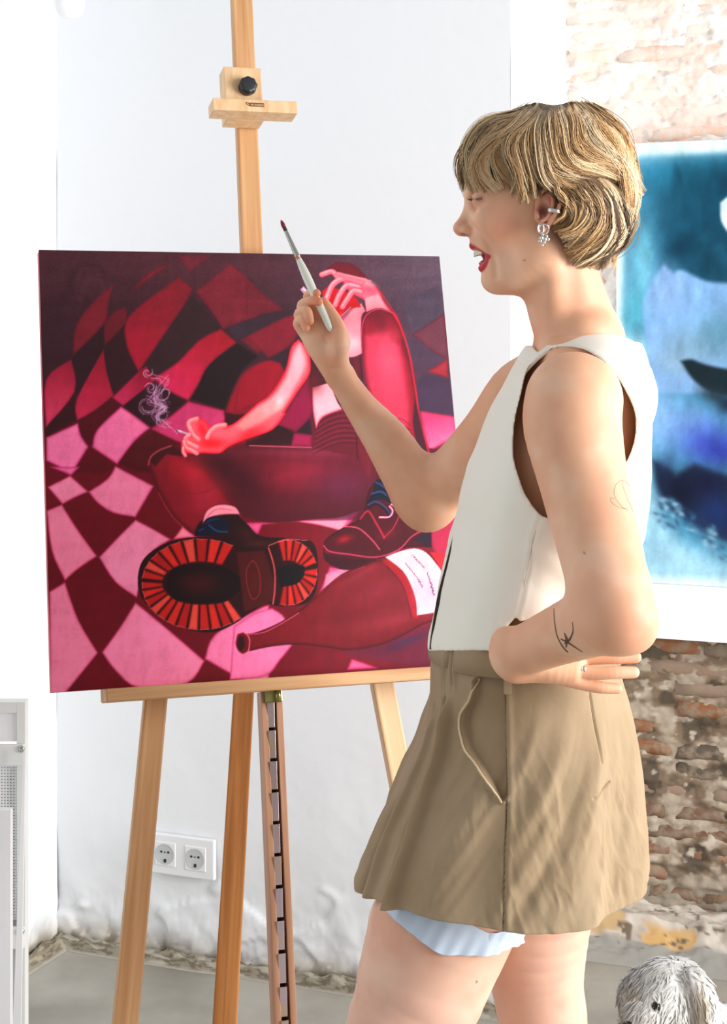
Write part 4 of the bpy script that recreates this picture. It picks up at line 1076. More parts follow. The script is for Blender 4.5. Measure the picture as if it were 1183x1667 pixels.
# ------------------------------------------------------------------ brush
BRY = 2.235
bp0 = px(457, 358, BRY + .01); bp1 = px(539.5, 540, BRY + 0.0)
brush = thing('paint_brush', 'white-handled paint brush with crimson tip held up by the woman', 'brush', bp1)
def along(t): return bp0 + (bp1 - bp0) * t
sc_px = BRY / F
def bt_tube(name, ts, ws, mat, lab=None):
    vv, ff = tube([along(t) for t in ts], [w * sc_px / 2 for w in ws], 20)
    o = mesh_obj(name, vv, ff, mat, brush, True)
    if lab: o['label'] = lab
    return o
M_bhandle = material('white_brush_handle', (226, 230, 216), 0.35, coat=.3)
M_ferrule = material('brush_ferrule', (176, 178, 170), 0.25, metal=0.9)
M_copper = material('ferrule_ring', (206, 150, 120), 0.3, metal=0.8)
M_bristle = material('dark_bristles', (70, 52, 62), 0.7)
M_tippaint = material('crimson_paint', (150, 20, 46), 0.35)
bt_tube('bristles', [.035, .06, .10], [4.5, 6.4, 6.2], M_bristle)
bt_tube('bristle_tip', [0, .012, .03, .05, .062], [.8, 4.0, 6.6, 7.2, 6.2], M_tippaint, 'crimson paint on the bristles')
bt_tube('ferrule', [.09, .105, .2, .325, .34], [5.6, 6.4, 7.4, 9.4, 9.6], M_ferrule)
for t in (.325, .345): bt_tube('ferrule_ring', [t - .006, t, t + .006], [9.8, 10.4, 9.8], M_copper)
bt_tube('handle', [.34, .36, .42, .50, .58, .70, .85, .94, .975, .992, 1.0], [8.6, 9.6, 12.5, 14.6, 14.6, 13.2, 12.2, 11.4, 9.6, 6.5, 2], M_bhandle)
# ------------------------------------------------------------------ implicit surfaces
class Prim:
    __slots__ = ('f', 'lo', 'hi', 'op', 'k')
    def __init__(s, f, lo, hi, op='u', k=0.01): s.f, s.lo, s.hi, s.op, s.k = f, np.array(lo, float), np.array(hi, float), op, k
def smin(a, b, k):
    if k <= 0: return np.minimum(a, b)
    h = np.maximum(k - np.abs(a - b), 0) / k
    return np.minimum(a, b) - h * h * k * 0.25
def cone_f(a, b, ra, rb, flat=None):
    a = np.asarray(a, float); b = np.asarray(b, float); e = b - a; L2 = e.dot(e) + 1e-12
    if flat is not None: w, fac = np.asarray(flat[0], float) / np.linalg.norm(flat[0]), flat[1]
    def f(P):
        q = P - a; t = np.clip(q @ e / L2, 0, 1); r = q - t[:, None] * e
        if flat is not None:
            c = r @ w; r = r + w * (c * (1 / fac - 1))[:, None]
            d = np.sqrt((r * r).sum(1)) - (ra + (rb - ra) * t); return np.where(d > 0, d * min(1, fac), d * min(1, fac))
        return np.sqrt((r * r).sum(1)) - (ra + (rb - ra) * t)
    m = max(ra, rb); return f, np.minimum(a, b) - m, np.maximum(a, b) + m
def cone(a, b, ra, rb, op='u', k=0.01, flat=None):
    f, lo, hi = cone_f(a, b, ra, rb, flat); return Prim(f, lo, hi, op, k)
def ell(c, r, op='u', k=0.01, rot=0.0):
    """ellipsoid; rot turns it in the picture plane (about Y)"""
    c = np.asarray(c, float); r = np.asarray(r, float); cs, sn = math.cos(rot), math.sin(rot)
    Rm = np.array([[cs, 0, sn], [0, 1, 0], [-sn, 0, cs]])
    def f(P):
        q = (P - c) @ Rm.T; k0 = np.sqrt(((q / r) ** 2).sum(1)); k1 = np.sqrt(((q / (r * r)) ** 2).sum(1)) + 1e-9
        return k0 * (k0 - 1) / k1
    m = r.max(); return Prim(f, c - m, c + m, op, k)
def chain(pts, rads, kin=0.006, op='u', k=0.01, flat=None):
    if len(pts) > 2 and len(pts) < 7:      # resample so that bends and tapers run smoothly
        PR = catmull(np.concatenate([np.asarray(pts, float), np.asarray(rads, float)[:, None]], 1), 4); pts, rads = PR[:, :3], PR[:, 3]
    kin = min(kin, .0002)
    fs = [cone_f(pts[i], pts[i + 1], rads[i], rads[i + 1], flat) for i in range(len(pts) - 1)]
    def f(P):
        d = fs[0][0](P)
        for g in fs[1:]: d = smin(d, g[0](P), kin)
        return d
    return Prim(f, np.min([g[1] for g in fs], 0), np.max([g[2] for g in fs], 0), op, k)
def loft(secs, op='u', k=0.02, capr=0.03):
    """secs: (z, cx, cy, rx, ry) from top to bottom"""
    A = np.array(sorted(secs)); z = A[:, 0]
    def f(P):
        zz = np.clip(P[:, 2], z[0], z[-1])
        cx, cy, rx, ry = [np.interp(zz, z, A[:, i]) for i in (1, 2, 3, 4)]
        dx, dy = P[:, 0] - cx, P[:, 1] - cy
        k0 = np.sqrt((dx / rx) ** 2 + (dy / ry) ** 2); k1 = np.sqrt((dx / rx ** 2) ** 2 + (dy / ry ** 2) ** 2) + 1e-9
        d = k0 * (k0 - 1) / k1; d = np.where(k0 < .2, np.maximum(d, -np.minimum(rx, ry)), d)
        e = np.abs(P[:, 2] - zz)
        return np.where(e > 0, np.sqrt(np.maximum(d + capr, 0) ** 2 + (e + 0) ** 2) - capr + np.minimum(np.maximum(d, -capr) + capr, 0), d)
    m = 0.03
    return Prim(f, [(A[:, 1] - A[:, 3]).min() - m, (A[:, 2] - A[:, 4]).min() - m, z[0] - m], [(A[:, 1] + A[:, 3]).max() + m, (A[:, 2] + A[:, 4]).max() + m, z[-1] + m], op, k)
def smooth_secs(secs, n=6):
    return [tuple(q) for q in catmull(np.array(secs, float), n)]

def field(prims, P, pad=0.03):
    d = np.full(len(P), 0.2); lo, hi = P.min(0), P.max(0)
    for p in prims:
        m = pad + p.k
        if (p.lo - m > hi).any() or (p.hi + m < lo).any(): continue
        v = p.f(P)
        if p.op == 'u': d = smin(d, v, p.k)
        elif p.op == 's': d = -smin(-d, v, p.k)          # smooth subtraction
        elif p.op == 'i': d = -smin(-d, -v, p.k)
    return d

def polygonise(fn, lo, hi, h, B=16):
    """naive surface nets over sparse blocks; fn(P)->distance. returns verts, quads"""
    lo = np.asarray(lo, float); n = np.ceil((np.asarray(hi) - lo) / h).astype(int) + 2
    nb = np.ceil(n / B).astype(int)
    g = np.arange(B + 1); G = np.stack(np.meshgrid(g, g, g, indexing='ij'), -1).reshape(-1, 3)
    keys = []; pts = []; edges = [[], [], []]
    NX, NY, NZ = [int(x) + 4 for x in nb * B]
    def cid(I): return (I[:, 0].astype(np.int64) * NY + I[:, 1]) * NZ + I[:, 2]
    C = np.stack(np.meshgrid(*[np.arange(k) for k in nb], indexing='ij'), -1).reshape(-1, 3)
    cen = lo + (C * B + B / 2) * h
    # coarse cull with generous radius
    keep = []
    for i in range(0, len(cen), 20000):
        keep.append(np.abs(fn(cen[i:i + 20000])) < h * B * 1.25 + 0.012)
    C = C[np.concatenate(keep)]
    corner = np.array([[i, j, k] for i in (0, 1) for j in (0, 1) for k in (0, 1)])
    E = [(a, b) for a in range(8) for b in range(a + 1, 8) if abs(corner[a] - corner[b]).sum() == 1]
    for c in C:
        I = G + c * B; D_ = fn(lo + I * h).reshape(B + 1, B + 1, B + 1)
        if D_.min() > 0 or D_.max() < 0: continue
        s = D_ < 0
        sub = [D_[i:B + i, j:B + j, k:B + k] for i, j, k in corner]; sg = [q < 0 for q in sub]
        cnt = sum(q.astype(int) for q in sg); act = (cnt > 0) & (cnt < 8)
        if act.any():
            ii = np.argwhere(act); vals = np.stack([q[act] for q in sub], 1)
            acc = np.zeros((len(ii), 3)); m = np.zeros(len(ii))
            for a, b in E:
                x, y = vals[:, a], vals[:, b]; cr = (x < 0) != (y < 0)
                t = np.where(cr, x / (x - y + 1e-20), 0)
                p = corner[a] + (corner[b] - corner[a]) * t[:, None]
                acc += np.where(cr[:, None], p, 0); m += cr
            pts.append(lo + (ii + c * B + acc / m[:, None]) * h); keys.append(cid(ii + c * B))
        for ax in range(3):
            sl0 = [slice(0, B)] * 3; sl1 = [slice(0, B)] * 3; sl1[ax] = slice(1, B + 1)
            x, y = D_[tuple(sl0)], D_[tuple(sl1)]; cr = (x < 0) != (y < 0)
            if cr.any():
                jj = np.argwhere(cr) + c * B; edges[ax].append(np.concatenate([jj, (x[cr] < 0)[:, None]], 1))
    keys = np.concatenate(keys); pts = np.concatenate(pts); o = np.argsort(keys); ks = keys[o]
    quads = []
    for ax in range(3):
        if not edges[ax]: continue
        e = np.concatenate(edges[ax]); I = e[:, :3]; ins = e[:, 3] > 0; a1, a2 = (ax + 1) % 3, (ax + 2) % 3
        ok = (I[:, a1] > 0) & (I[:, a2] > 0); I = I[ok]; ins = ins[ok]
        d1 = np.zeros(3, int); d1[a1] = 1; d2 = np.zeros(3, int); d2[a2] = 1
        q = np.stack([cid(I - d1 - d2), cid(I - d2), cid(I), cid(I - d1)], 1)
        pos = np.searchsorted(ks, q); pos = np.clip(pos, 0, len(ks) - 1); good = (ks[pos] == q).all(1)
        q = o[pos][good]; ins = ins[good]
        q = np.where(ins[:, None], q, q[:, ::-1]); quads.append(q)
    return pts, np.concatenate(quads)

def grad(fn, P, e=0.0006):
    g = np.stack([fn(P + np.eye(3)[i] * e) - fn(P - np.eye(3)[i] * e) for i in range(3)], 1) / (2 * e)
    return g / (np.linalg.norm(g, axis=1)[:, None] + 1e-9)
def blocks_eval(fn):
    """evaluate fn on many points in spatial chunks so that culling works"""
    def g(P):
        out = np.empty(len(P)); k = np.floor(P / 0.05).astype(np.int64); key = (k[:, 0] * 73856093) ^ (k[:, 1] * 19349663) ^ (k[:, 2] * 83492791)
        o = np.argsort(key, kind='stable'); kk = key[o]; cut = np.flatnonzero(np.diff(kk)) + 1
        for seg in np.split(o, cut): out[seg] = fn(P[seg])
        return out
    return g
def refine(V, Q, sel, fn):
    """split the quads around selected vertices in four (border quads fanned) and pull new vertices to the surface"""
    fs = sel[Q].any(1); Qs = Q[fs]; Qk = Q[~fs]
    e = np.concatenate([Qs[:, [i, (i + 1) % 4]] for i in range(4)]); e.sort(axis=1)
    ue, inv = np.unique(e[:, 0] * len(V) + e[:, 1], return_inverse=True)
    ea, eb = ue // len(V), ue % len(V); mid = (V[ea] + V[eb]) / 2; cen = V[Qs].mean(1)
    m = len(Qs); ei = inv.reshape(4, m).T + len(V); ci = np.arange(m) + len(V) + len(ue)
    newV = np.concatenate([V, mid, cen])
    newQ = np.concatenate([np.stack([Qs[:, i], ei[:, i], ci, ei[:, (i - 1) % 4]], 1) for i in range(4)])
    # neighbours that keep their size get the extra edge points so that no crack opens
    ek = {int(k): j + len(V) for j, k in enumerate(ue)}
    faces = []; kb = []
    a = np.minimum(Qk, np.roll(Qk, -1, 1)); b = np.maximum(Qk, np.roll(Qk, -1, 1)); kk = a * len(V) + b
    hit = np.isin(kk, ue); anyh = hit.any(1)
    for q, k_, h_ in zip(Qk[anyh], kk[anyh], hit[anyh]):
        f = []
        for i in range(4):
            f.append(int(q[i]))
            if h_[i]: f.append(ek[int(k_[i])])
        faces.append(f)
    idx = np.unique(newQ)
    P = newV[idx]
    for _ in range(2):
        d = fn(P); g = grad(fn, P); P = P - g * np.clip(d, -.0015, .0015)[:, None] * .9
    newV[idx] = P
    return newV, np.concatenate([Qk[~anyh], newQ]), faces
def mixed_obj(name, V, quads, ngons, mat, parent, colors=None):
    me = bpy.data.meshes.new(name)
    li = np.concatenate([quads.ravel()] + ([np.concatenate([np.array(f) for f in ngons])] if ngons else [])).astype(np.int32)
    tot = np.concatenate([np.full(len(quads), 4), np.array([len(f) for f in ngons], int)]).astype(np.int32)
    st = np.concatenate([[0], np.cumsum(tot)[:-1]]).astype(np.int32)
    me.vertices.add(len(V)); me.vertices.foreach_set('co', V.astype(np.float32).ravel())
    me.loops.add(len(li)); me.loops.foreach_set('vertex_index', li)
    me.polygons.add(len(tot)); me.polygons.foreach_set('loop_start', st)
    try: me.polygons.foreach_set('loop_total', tot)
    except Exception: pass
    me.polygons.foreach_set('use_smooth', np.ones(len(tot), bool))
    me.update(calc_edges=True); me.validate()
    if colors is not None:
        ca = me.color_attributes.new('Col', 'FLOAT_COLOR', 'POINT'); cc = np.ones((len(V), 4), np.float32); cc[:, :3] = colors; ca.data.foreach_set('color', cc.ravel())
    me.materials.append(mat); o = link(bpy.data.objects.new(name, me))
    o.parent = parent; o.matrix_parent_inverse = PARENT_INV[parent.name]
    return o

# ------------------------------------------------------------------ the woman
YM = 2.05                      # mid-plane of head and trunk
S = YM / F                     # metres per photo pixel in that plane
def H(u, v, dy=0.0):           # point given by its place in the mid-plane, moved sideways by dy (minus = towards the viewer)
    p = px(u, v, YM); p[1] += dy; return p
def zv(v, Y=YM): return EYE + (CY - v) / F * Y
def xu(u, Y=YM): return (u - CX) / F * Y

body = []
A_ = body.append
# trunk (under the clothes)
def sec(v, uL, uR, ry, cy=YM): return (zv(v), (xu(uL) + xu(uR)) / 2, cy, (xu(uR) - xu(uL)) / 2, ry)
A_(loft(smooth_secs([sec(545, 880, 1010, .075), sec(570, 868, 1018, .125), sec(600, 858, 1030, .150), sec(670, 838, 1036, .150), sec(760, 806, 1030, .142), sec(850, 792, 1018, .130), sec(950, 782, 1000, .120), sec(1060, 738, 985, .122), sec(1200, 735, 1000, .145), sec(1290, 745, 1000, .150)]), k=0.0))
# shoulders
A_(chain([H(955, 604, 0), H(944, 634, -.120)], [.042, .042], k=.015)); A_(chain([H(945, 592, 0), H(900, 628, .130)], [.044, .042], k=.015))
# near (left) arm: hand on the hip, elbow out towards the viewer
SH = px(934, 652, 1.885); EL = px(1003, 1000, 1.755); WR = px(838, 1066, 1.872)
mid1 = px(953, 740, 1.862); mid2 = px(972, 860, 1.815)
A_(chain([SH, px(932, 695, 1.875), px(951, 790, 1.85), px(978, 900, 1.805), px(992, 965, 1.77)], [.0590, .0590, .0522, .0485, .0460], kin=.02, k=.014))
A_(chain([px(992, 965, 1.77), EL, px(1010, 1008, 1.757)], [.046, .043, .039], kin=.02, k=.012))
A_(ell(px(1036, 1024, 1.765), (.017, .018, .019), k=.025))
A_(chain([EL, px(955, 1016, 1.785), px(898, 1039, 1.825), WR], [.0415, .0385, .0330, .0285], kin=.02, k=.012))
A_(ell(px(826, 1062, 1.868), (.0175, .020, .030), k=.016, rot=.25))
# hand lying back along the hip, palm outwards
HN = lambda u, v, Y=1.885: px(u, v, Y)
A_(chain([HN(845, 1086, 1.88), HN(893, 1089, 1.872), HN(930, 1094, 1.872)], [.0175, .0170, .014], kin=.012, k=.014))
A_(chain([HN(860, 1078, 1.888), HN(900, 1075, 1.880), HN(935, 1075, 1.880)], [.018, .018, .015], kin=.012, k=.012))
A_(chain([HN(905, 1098, 1.874), HN(950, 1114, 1.870), HN(978, 1119, 1.868), HN(1004, 1121, 1.872)], [.0115, .0076, .0072, .0063], kin=.003, k=.003))
A_(chain([HN(915, 1088, 1.876), HN(962, 1096, 1.868), HN(1000, 1095, 1.866), HN(1031, 1094.5, 1.870)], [.0110, .0080, .0077, .0071], kin=.003, k=.002))
A_(chain([HN(920, 1070, 1.884), HN(970, 1071, 1.878), HN(1005, 1070.5, 1.876), HN(1034, 1070, 1.880)], [.0105, .0080, .0077, .0072], kin=.003, k=.002))
A_(chain([HN(920, 1056, 1.895), HN(975, 1046, 1.895), HN(1010, 1042, 1.90)], [.0105, .0075, .007], kin=.003, k=.002))
A_(chain([HN(858, 1060, 1.905), HN(885, 1040, 1.915), HN(905, 1025, 1.915)], [.0125, .0105, .009], kin=.003, k=.01))
# far (right) arm: raised, elbow low
SF = px(872, 624, 2.19); EF = px(700, 806, 2.33); WF = px(553, 611, 2.262)
A_(chain([SF, px(842, 645, 2.205), px(800, 704, 2.24), px(748, 764, 2.29), px(706, 800, 2.325)], [.0455, .0450, .0430, .0425, .0415], kin=.02, k=.012))
A_(ell(px(691, 831, 2.325), (.026, .030, .026), k=.03))
A_(ell(px(684, 800, 2.328), (.030, .034, .036), k=.03))
A_(chain([px(697, 815, 2.325), px(676, 792, 2.318), px(630, 718, 2.300), px(588, 664, 2.280), WF], [.0400, .0405, .0340, .0245, .0196], kin=.02, k=.022))
# its hand
Y0 = 2.245
def K(u, v, dy=0.0): return px(u, v, Y0 + dy)
fl = ((0, 1, 0), .60)
m_ = 1 / 1131.0
A_(chain([WF, K(546, 600, .006), K(519, 556, .004)], [.0210, 24 * m_, 25 * m_], k=.006, flat=((0, 1, 0), .72)))
A_(chain([K(547, 592, .004), K(546, 562, .0)], [18.5 * m_, 21.5 * m_], k=.006, flat=((0, 1, 0), .75)))
A_(chain([K(508, 540, .005), K(528, 540, .006)], [19 * m_, 19 * m_], k=.006, flat=fl))
# heel of the thumb, thumb behind the brush
A_(chain([K(550, 582, -.004), K(551, 562, -.012), K(552, 547, -.010)], [13 * m_, 16 * m_, 13 * m_], k=.008))
A_(chain([K(555, 556, -.006), K(550, 532, -.004), K(538, 509, .000), K(526.5, 491, .001)], [.0130, .0104, .0086, .0068], k=.004))
# little and ring finger rolled into the palm, middle and index reaching to the brush
A_(chain([K(499, 547, .008), K(485, 527, .000), K(492, 521, -.013), K(498, 534, -.015)], [.0088, .0074, .0066, .0058], k=.0022))
A_(chain([K(503, 538, .010), K(486.5, 513, .000), K(499, 506, -.014), K(504, 523, -.017)], [.0092, .0078, .0070, .0062], k=.0018))
A_(chain([K(512, 530, .012), K(491, 500, .004), K(505, 490, -.008), K(518.5, 491, -.015)], [.0092, .0076, .0070, .0062], k=.0015))
A_(chain([K(522, 524, .014), K(502, 488, .016), K(505.5, 477, .004), K(515, 477.5, -.009)], [.0092, .0074, .0068, .0062], k=.0015))
# legs
NL = [(850, 1290, 1.995, .078), (780, 1400, 2.004, .084), (712, 1522, 1.997, .0905), (686, 1600, 1.985, .0830), (655, 1667, 1.97, .0700), (604, 1790, 1.95, .0560), (600, 1850, 1.955, .0520)]
A_(chain([px(u, v, y) for u, v, y, r in NL], [r for *_, r in NL], kin=.03, k=.012))
A_(chain([px(604, 1830, 1.955), px(640, 1960, 1.985), px(672, 2150, 2.02), px(690, 2270, 2.04)], [.050, .054, .040, .033], kin=.03, k=.03))
FL = [(880, 1290, 2.115, .092), (872, 1400, 2.12, .088), (868, 1520, 2.125, .0745), (874, 1600, 2.128, .0630), (884, 1667, 2.13, .0600), (884, 1740, 2.13, .0530)]
A_(chain([px(u, v, y) for u, v, y, r in FL], [r for *_, r in FL], kin=.03, k=.012))
A_(chain([px(884, 1730, 2.13), px(902, 1840, 2.135), px(905, 2000, 2.14), px(908, 2155, 2.145)], [.052, .056, .040, .032], kin=.03, k=.03))
def footp(ax_, ay_):
    A_(chain([np.array([ax_ + .012, ay_, .075]), np.array([ax_ + .02, ay_, .032])], [.030, .031], k=.02))
    A_(chain([np.array([ax_, ay_, .062]), np.array([ax_ - .07, ay_ - .008, .036]), np.array([ax_ - .145, ay_ - .012, .020])], [.034, .032, .020], k=.02, flat=None))
fa = px(690, 2270, 2.04); fb = px(908, 2155, 2.145)
footp(fa[0], fa[1]); footp(fb[0], fb[1])
# neck
A_(chain([H(902, 420), H(916, 470), H(926, 505), H(946, 560)], [.050, .0515, .0535, .056], kin=.03, k=.012))
A_(chain([H(890, 408, -.046), H(893, 470, -.044), H(897, 530, -.032), H(893, 572, -.020)], [.012, .012, .011, .010], k=.020))
A_(chain([H(890, 408, .046), H(893, 470, .044), H(897, 530, .032), H(893, 572, .020)], [.012, .012, .011, .010], k=.020))
# skull and face
A_(ell(H(896, 292), (.100, .075, .080), k=.02))
A_(ell(H(838, 296), (.061, .060, .066), k=.03))
A_(ell(H(836, 362), (.056, .055, .056), k=.03))
A_(chain([H(878, 400, -.044), H(868, 432, -.040), H(836, 447, -.026), H(812, 453, -.010)], [.017, .0155, .014, .0135], kin=.02, k=.02))
A_(chain([H(878, 400, .044), H(868, 432, .040), H(836, 447, .026), H(812, 453, .010)], [.017, .0155, .014, .0135], kin=.02, k=.02))
A_(ell(H(842, 415), (.042, .046, .045), k=.03))
A_(ell(H(845, 450), (.034, .030, .0175), k=.015))
A_(ell(H(804.5, 458), (.0148, .016, .0130), k=.012))                      # chin
A_(ell(H(804, 392), (.0290, .027, .0215), k=.016))                       # upper jaw
A_(ell(H(779, 312), (.0135, .040, .0110), k=.016))                      # brow
for sg in (-1, 1):
    A_(ell(H(800, 372, sg * .034), (.0245, .017, .0205), k=.018, rot=-.35))       # raised cheeks
    A_(ell(H(772, 334, sg * .0275), (.0125, .012, .0085), 's', k=.012))
    A_(ell(H(781, 331, sg * .0300), (.0125, .012, .0105), k=.006))                # closed lids
A_(chain([H(770, 327), H(761, 347), H(749.5, 368)], [.0062, .0068, .0078], kin=.006, k=.010))
A_(ell(H(748.5, 372.5), (.0085, .0085, .0074), k=.006))
A_(ell(H(758, 380), (.0110, .0045, .0038), k=.005))
for sg in (-1, 1):
    A_(ell(H(759.5, 375.5, sg * .0105), (.0088, .0064, .0062), k=.006))
    A_(ell(H(756.0, 382.8, sg * .0080), (.0066, .0042, .0038), 's', k=.002))
# open laughing mouth
A_(ell(H(777, 421), (.0190, .0235, .0098), 's', k=.005, rot=.62))
lipU = catmull([H(795, 418, -.0245), H(786, 407.5, -.0215), H(776, 401.5, -.0135), H(769.5, 400.2, -.004), H(769, 400.4, .0), H(769.5, 400.2, .004), H(776, 401.5, .0135), H(786, 407.5, .0215), H(795, 418, .0245)], 3)
lipL = catmull([H(795, 418.5, -.0240), H(792, 427, -.0195), H(786, 434, -.0120), H(783.5, 436.5, 0), H(786, 434, .0120), H(792, 427, .0195), H(795, 418.5, .0240)], 3)
wU = np.interp(np.linspace(-1, 1, len(lipU)), [-1, -.6, 0, .6, 1], [.0018, .0032, .0040, .0032, .0018])
wL = np.interp(np.linspace(-1, 1, len(lipL)), [-1, -.6, 0, .6, 1], [.0016, .0032, .0043, .0032, .0016])
A_(chain(lipU, wU, kin=.003, k=.004)); A_(chain(lipL, wL, kin=.003, k=.004))
def march0(u, v, fn, y0=1.75, y1=2.4):
    d = np.array([(u - CX) / F, 1.0, (CY - v) / F]); t = y0
    for _ in range(200):
        p = np.array([0, 0, EYE]) + d * t; s_ = float(fn(p[None])[0])
        if s_ < 0.0002: return p
        t += min(max(s_ * .7, .0003), .015)
        if t > y1: return None
def crease(path, r, k, mirror=False, y0=1.75, n=4):
    C = [march0(u, v, lambda P: field(body, P), y0) for u, v in catmull(path, n)]; C = np.array([c for c in C if c is not None])
    rr = np.interp(np.linspace(0, 1, len(C)), [0, .3, .7, 1], [r * .3, r, r, r * .3])
    out = [chain(C, rr, op='s', k=k)]
    if mirror:
        M = C.copy(); M[:, 1] = 2 * YM - M[:, 1]; out.append(chain(M, rr, op='s', k=k))
    return out
new = crease([(768, 369), (781, 384), (794, 402), (803, 425), (806, 448)], .0006, .011, True)
new += crease([(763, 385), (767.5, 380), (768, 373), (764, 367)], .0004, .0035, True)
new += crease([(776, 336), (784, 337), (792, 334)], .0004, .003, True)
new += crease([(532, 538), (527, 546), (530, 556), (537, 565)], .0006, .0025, y0=2.0)
new += crease([(489, 545), (500, 550), (513, 550), (522, 543)], .0005, .0025, y0=2.0)
new += crease([(505, 533), (514, 540), (516, 549)], .0004, .0022, y0=2.0)
new += crease([(533, 596), (545, 600), (560, 597)], .0004, .0022, y0=2.0)
body += new

body_fn = lambda P: field(body, P)
V_, Q_ = polygonise(body_fn, (-.16, 1.60, -0.004), (.46, 2.46, 1.78), 0.0026)
print('body', len(V_), len(Q_))
be = blocks_eval(body_fn)
uu, vv_ = proj(V_)
near_head = (V_[:, 2] > zv(500)) & (V_[:, 1] > 1.9) & (V_[:, 1] < 2.2) & (uu < 960) & (vv_ > 300)
near_hand = ((uu < 590) & (vv_ < 640) & (V_[:, 1] > 2.15)) | ((vv_ > 1035) & (vv_ < 1140) & (uu > 800) & (V_[:, 1] < 1.93) & (uu < 1060))
V_, Q_, NG = refine(V_, Q_, near_head | near_hand, be)
print('body refined', len(V_), len(Q_), len(NG))

# skin colours (own colours of the skin: lips, blush, knuckles, paler legs; nostril shade is painted in)
def dist_path(P, path):
    d = np.full(len(P), 9.); path = np.asarray(path)
    for i in range(len(path) - 1):
        a, e = path[i], path[i + 1] - path[i]; q = P - a; t = np.clip(q @ e / (e @ e + 1e-12), 0, 1); d = np.minimum(d, np.linalg.norm(q - t[:, None] * e, axis=1))
    return d
def skin_colors(V):
    u, v = proj(V); c = np.empty((len(V), 3)); c[:] = srgb(228, 175, 141)
    def mixc(col, w):
        nonlocal c
        w = np.clip(w, 0, 1)[:, None]; c = c * (1 - w) + srgb(*col) * w
    mixc((228, 182, 160), ss(.85, .6, V[:, 2]))
    n = fbm(V * 26, 3); mixc((218, 156, 128), ss(.5, .75, n) * .5); mixc((236, 196, 170), ss(.5, .25, n) * .5)
    def g(p, r): return np.exp(-((V - p) ** 2).sum(1) / r ** 2)
    for sg in (-1, 1): mixc((222, 138, 112), g(H(806, 378, sg * .045), .026) * .35)
    mixc((206, 120, 96), g(H(748, 374), .012) * .5)
    mixc((196, 110, 84), g(px(1030, 1020, 1.73), .03) * .45)
    for p in (HN(1022, 1071), HN(1022, 1093), HN(1000, 1120), HN(985, 1093), HN(972, 1117)): mixc((230, 128, 104), g(p, .013) * .8)
    for p in (K(516, 478, -.012), K(519, 491, -.018), K(526, 490), K(502, 526, -.02)): mixc((224, 128, 90), g(p, .012) * .7)
    for p in (K(535, 590, -.02), K(545, 540)): mixc((232, 140, 104), g(p, .018) * .5)
    dU = dist_path(V, lipU); dL = dist_path(V, lipL)
    head = (v < 460) & (v > 380) & (u < 830)
    mixc((176, 44, 56), np.where(head, ss(.0062, .0046, dU), 0)); mixc((190, 52, 62), np.where(head, ss(.0066, .0048, dL), 0))
    inm = ((V[:, 0] - H(784, 420)[0]) ** 2 / .0165 ** 2 + (V[:, 1] - YM) ** 2 / .0215 ** 2 + (V[:, 2] - H(784, 420)[2]) ** 2 / .011 ** 2) < 1
    mixc((120, 26, 30), np.where(inm & (dU > .004) & (dL > .005), 1., 0.))
    for sg in (-1, 1): mixc((90, 40, 28), g(H(755.5, 382.8, sg * .0075), .0042) * .9)  # shade inside the nostrils, put into the colour
    # eyebrow, lid line, mole
    for sg in (-1, 1):
        b = dist_path(V, catmull([H(767, 312, sg * .014), H(777, 305, sg * .030), H(792, 308, sg * .047)], 4)); mixc((150, 108, 76), ss(.0045, .002, b) * .7)
        l = dist_path(V, catmull([H(764, 329, sg * .022), H(768, 330, sg * .030), H(774, 329, sg * .040), H(779, 328, sg * .045)], 4)); mixc((60, 32, 26), ss(.0030, .0012, l) * .9); mixc((186, 116, 92), ss(.008, .004, l) * .4)
    for (mu, mv, r_) in ((853, 424, 1.6), (776, 1598, 1.8), (951, 900, 1.4), (840, 488, 1.2)):
        w = ((u - mu) ** 2 + (v - mv) ** 2 < r_ ** 2) & (V[:, 1] < 2.0); mixc((140, 84, 60), w * .8)
    return c
M_skin = material('skin', attr='Col', rough=0.50, spec=0.35, sss=(0.18, (1.0, 0.35, 0.18), 0.010), bump=(420, 0.06, 0.0008))
woman = thing('person', 'short-haired blonde woman in white vest and khaki skirt raising a brush', 'person', (px(870, 1300, YM)[0], YM, 0))
mixed_obj('body', V_, Q_, NG, M_skin, woman, skin_colors(V_))

def march(u, v, fn, y0=1.55, y1=2.6):
    d = np.array([(u - CX) / F, 1.0, (CY - v) / F]); t = y0
    for _ in range(200):
        p = np.array([0, 0, EYE]) + d * t; s = float(fn(p[None])[0])
        if s < 0.0002: return p
        t += min(max(s * .7, .0003), .015)
        if t > y1: return None
    return None

# ---- ear (finer)
ear = []
B_ = ear.append
EY_ = -.076
def Er(u, v, dy=0.0): return H(u, v, EY_ + dy)
helix = catmull([Er(868, 345, .004), Er(866, 330, -.002), Er(873, 319, -.008), Er(885, 314.5, -.013), Er(895, 320, -.016), Er(898.5, 332, -.017), Er(896, 346, -.016), Er(889, 360, -.012), Er(881, 372, -.007), Er(875, 380, -.004)], 3)
B_(chain(helix, np.interp(np.linspace(0, 1, len(helix)), [0, .2, .7, 1], [.0018, .0027, .0027, .0036]), kin=.003, k=.003))
B_(chain([Er(884, 330, -.002), Er(886, 350, -.002), Er(877, 368, .001)], [.0085, .0085, .006], kin=.006, k=.003, flat=((0, 1, 0), .40)))
B_(chain([Er(872, 335, .003), Er(868, 360, .003)], [.009, .007], kin=.006, k=.004, flat=((0, 1, 0), .4)))
anti = catmull([Er(884, 322, -.008), Er(887, 335, -.010), Er(885, 350, -.010), Er(878, 362, -.008), Er(870, 368, -.006)], 3)
B_(chain(anti, [.0024] * len(anti), kin=.003, k=.003))
B_(ell(Er(873, 380, -.003), (.0060, .0032, .0068), k=.004, rot=.2))
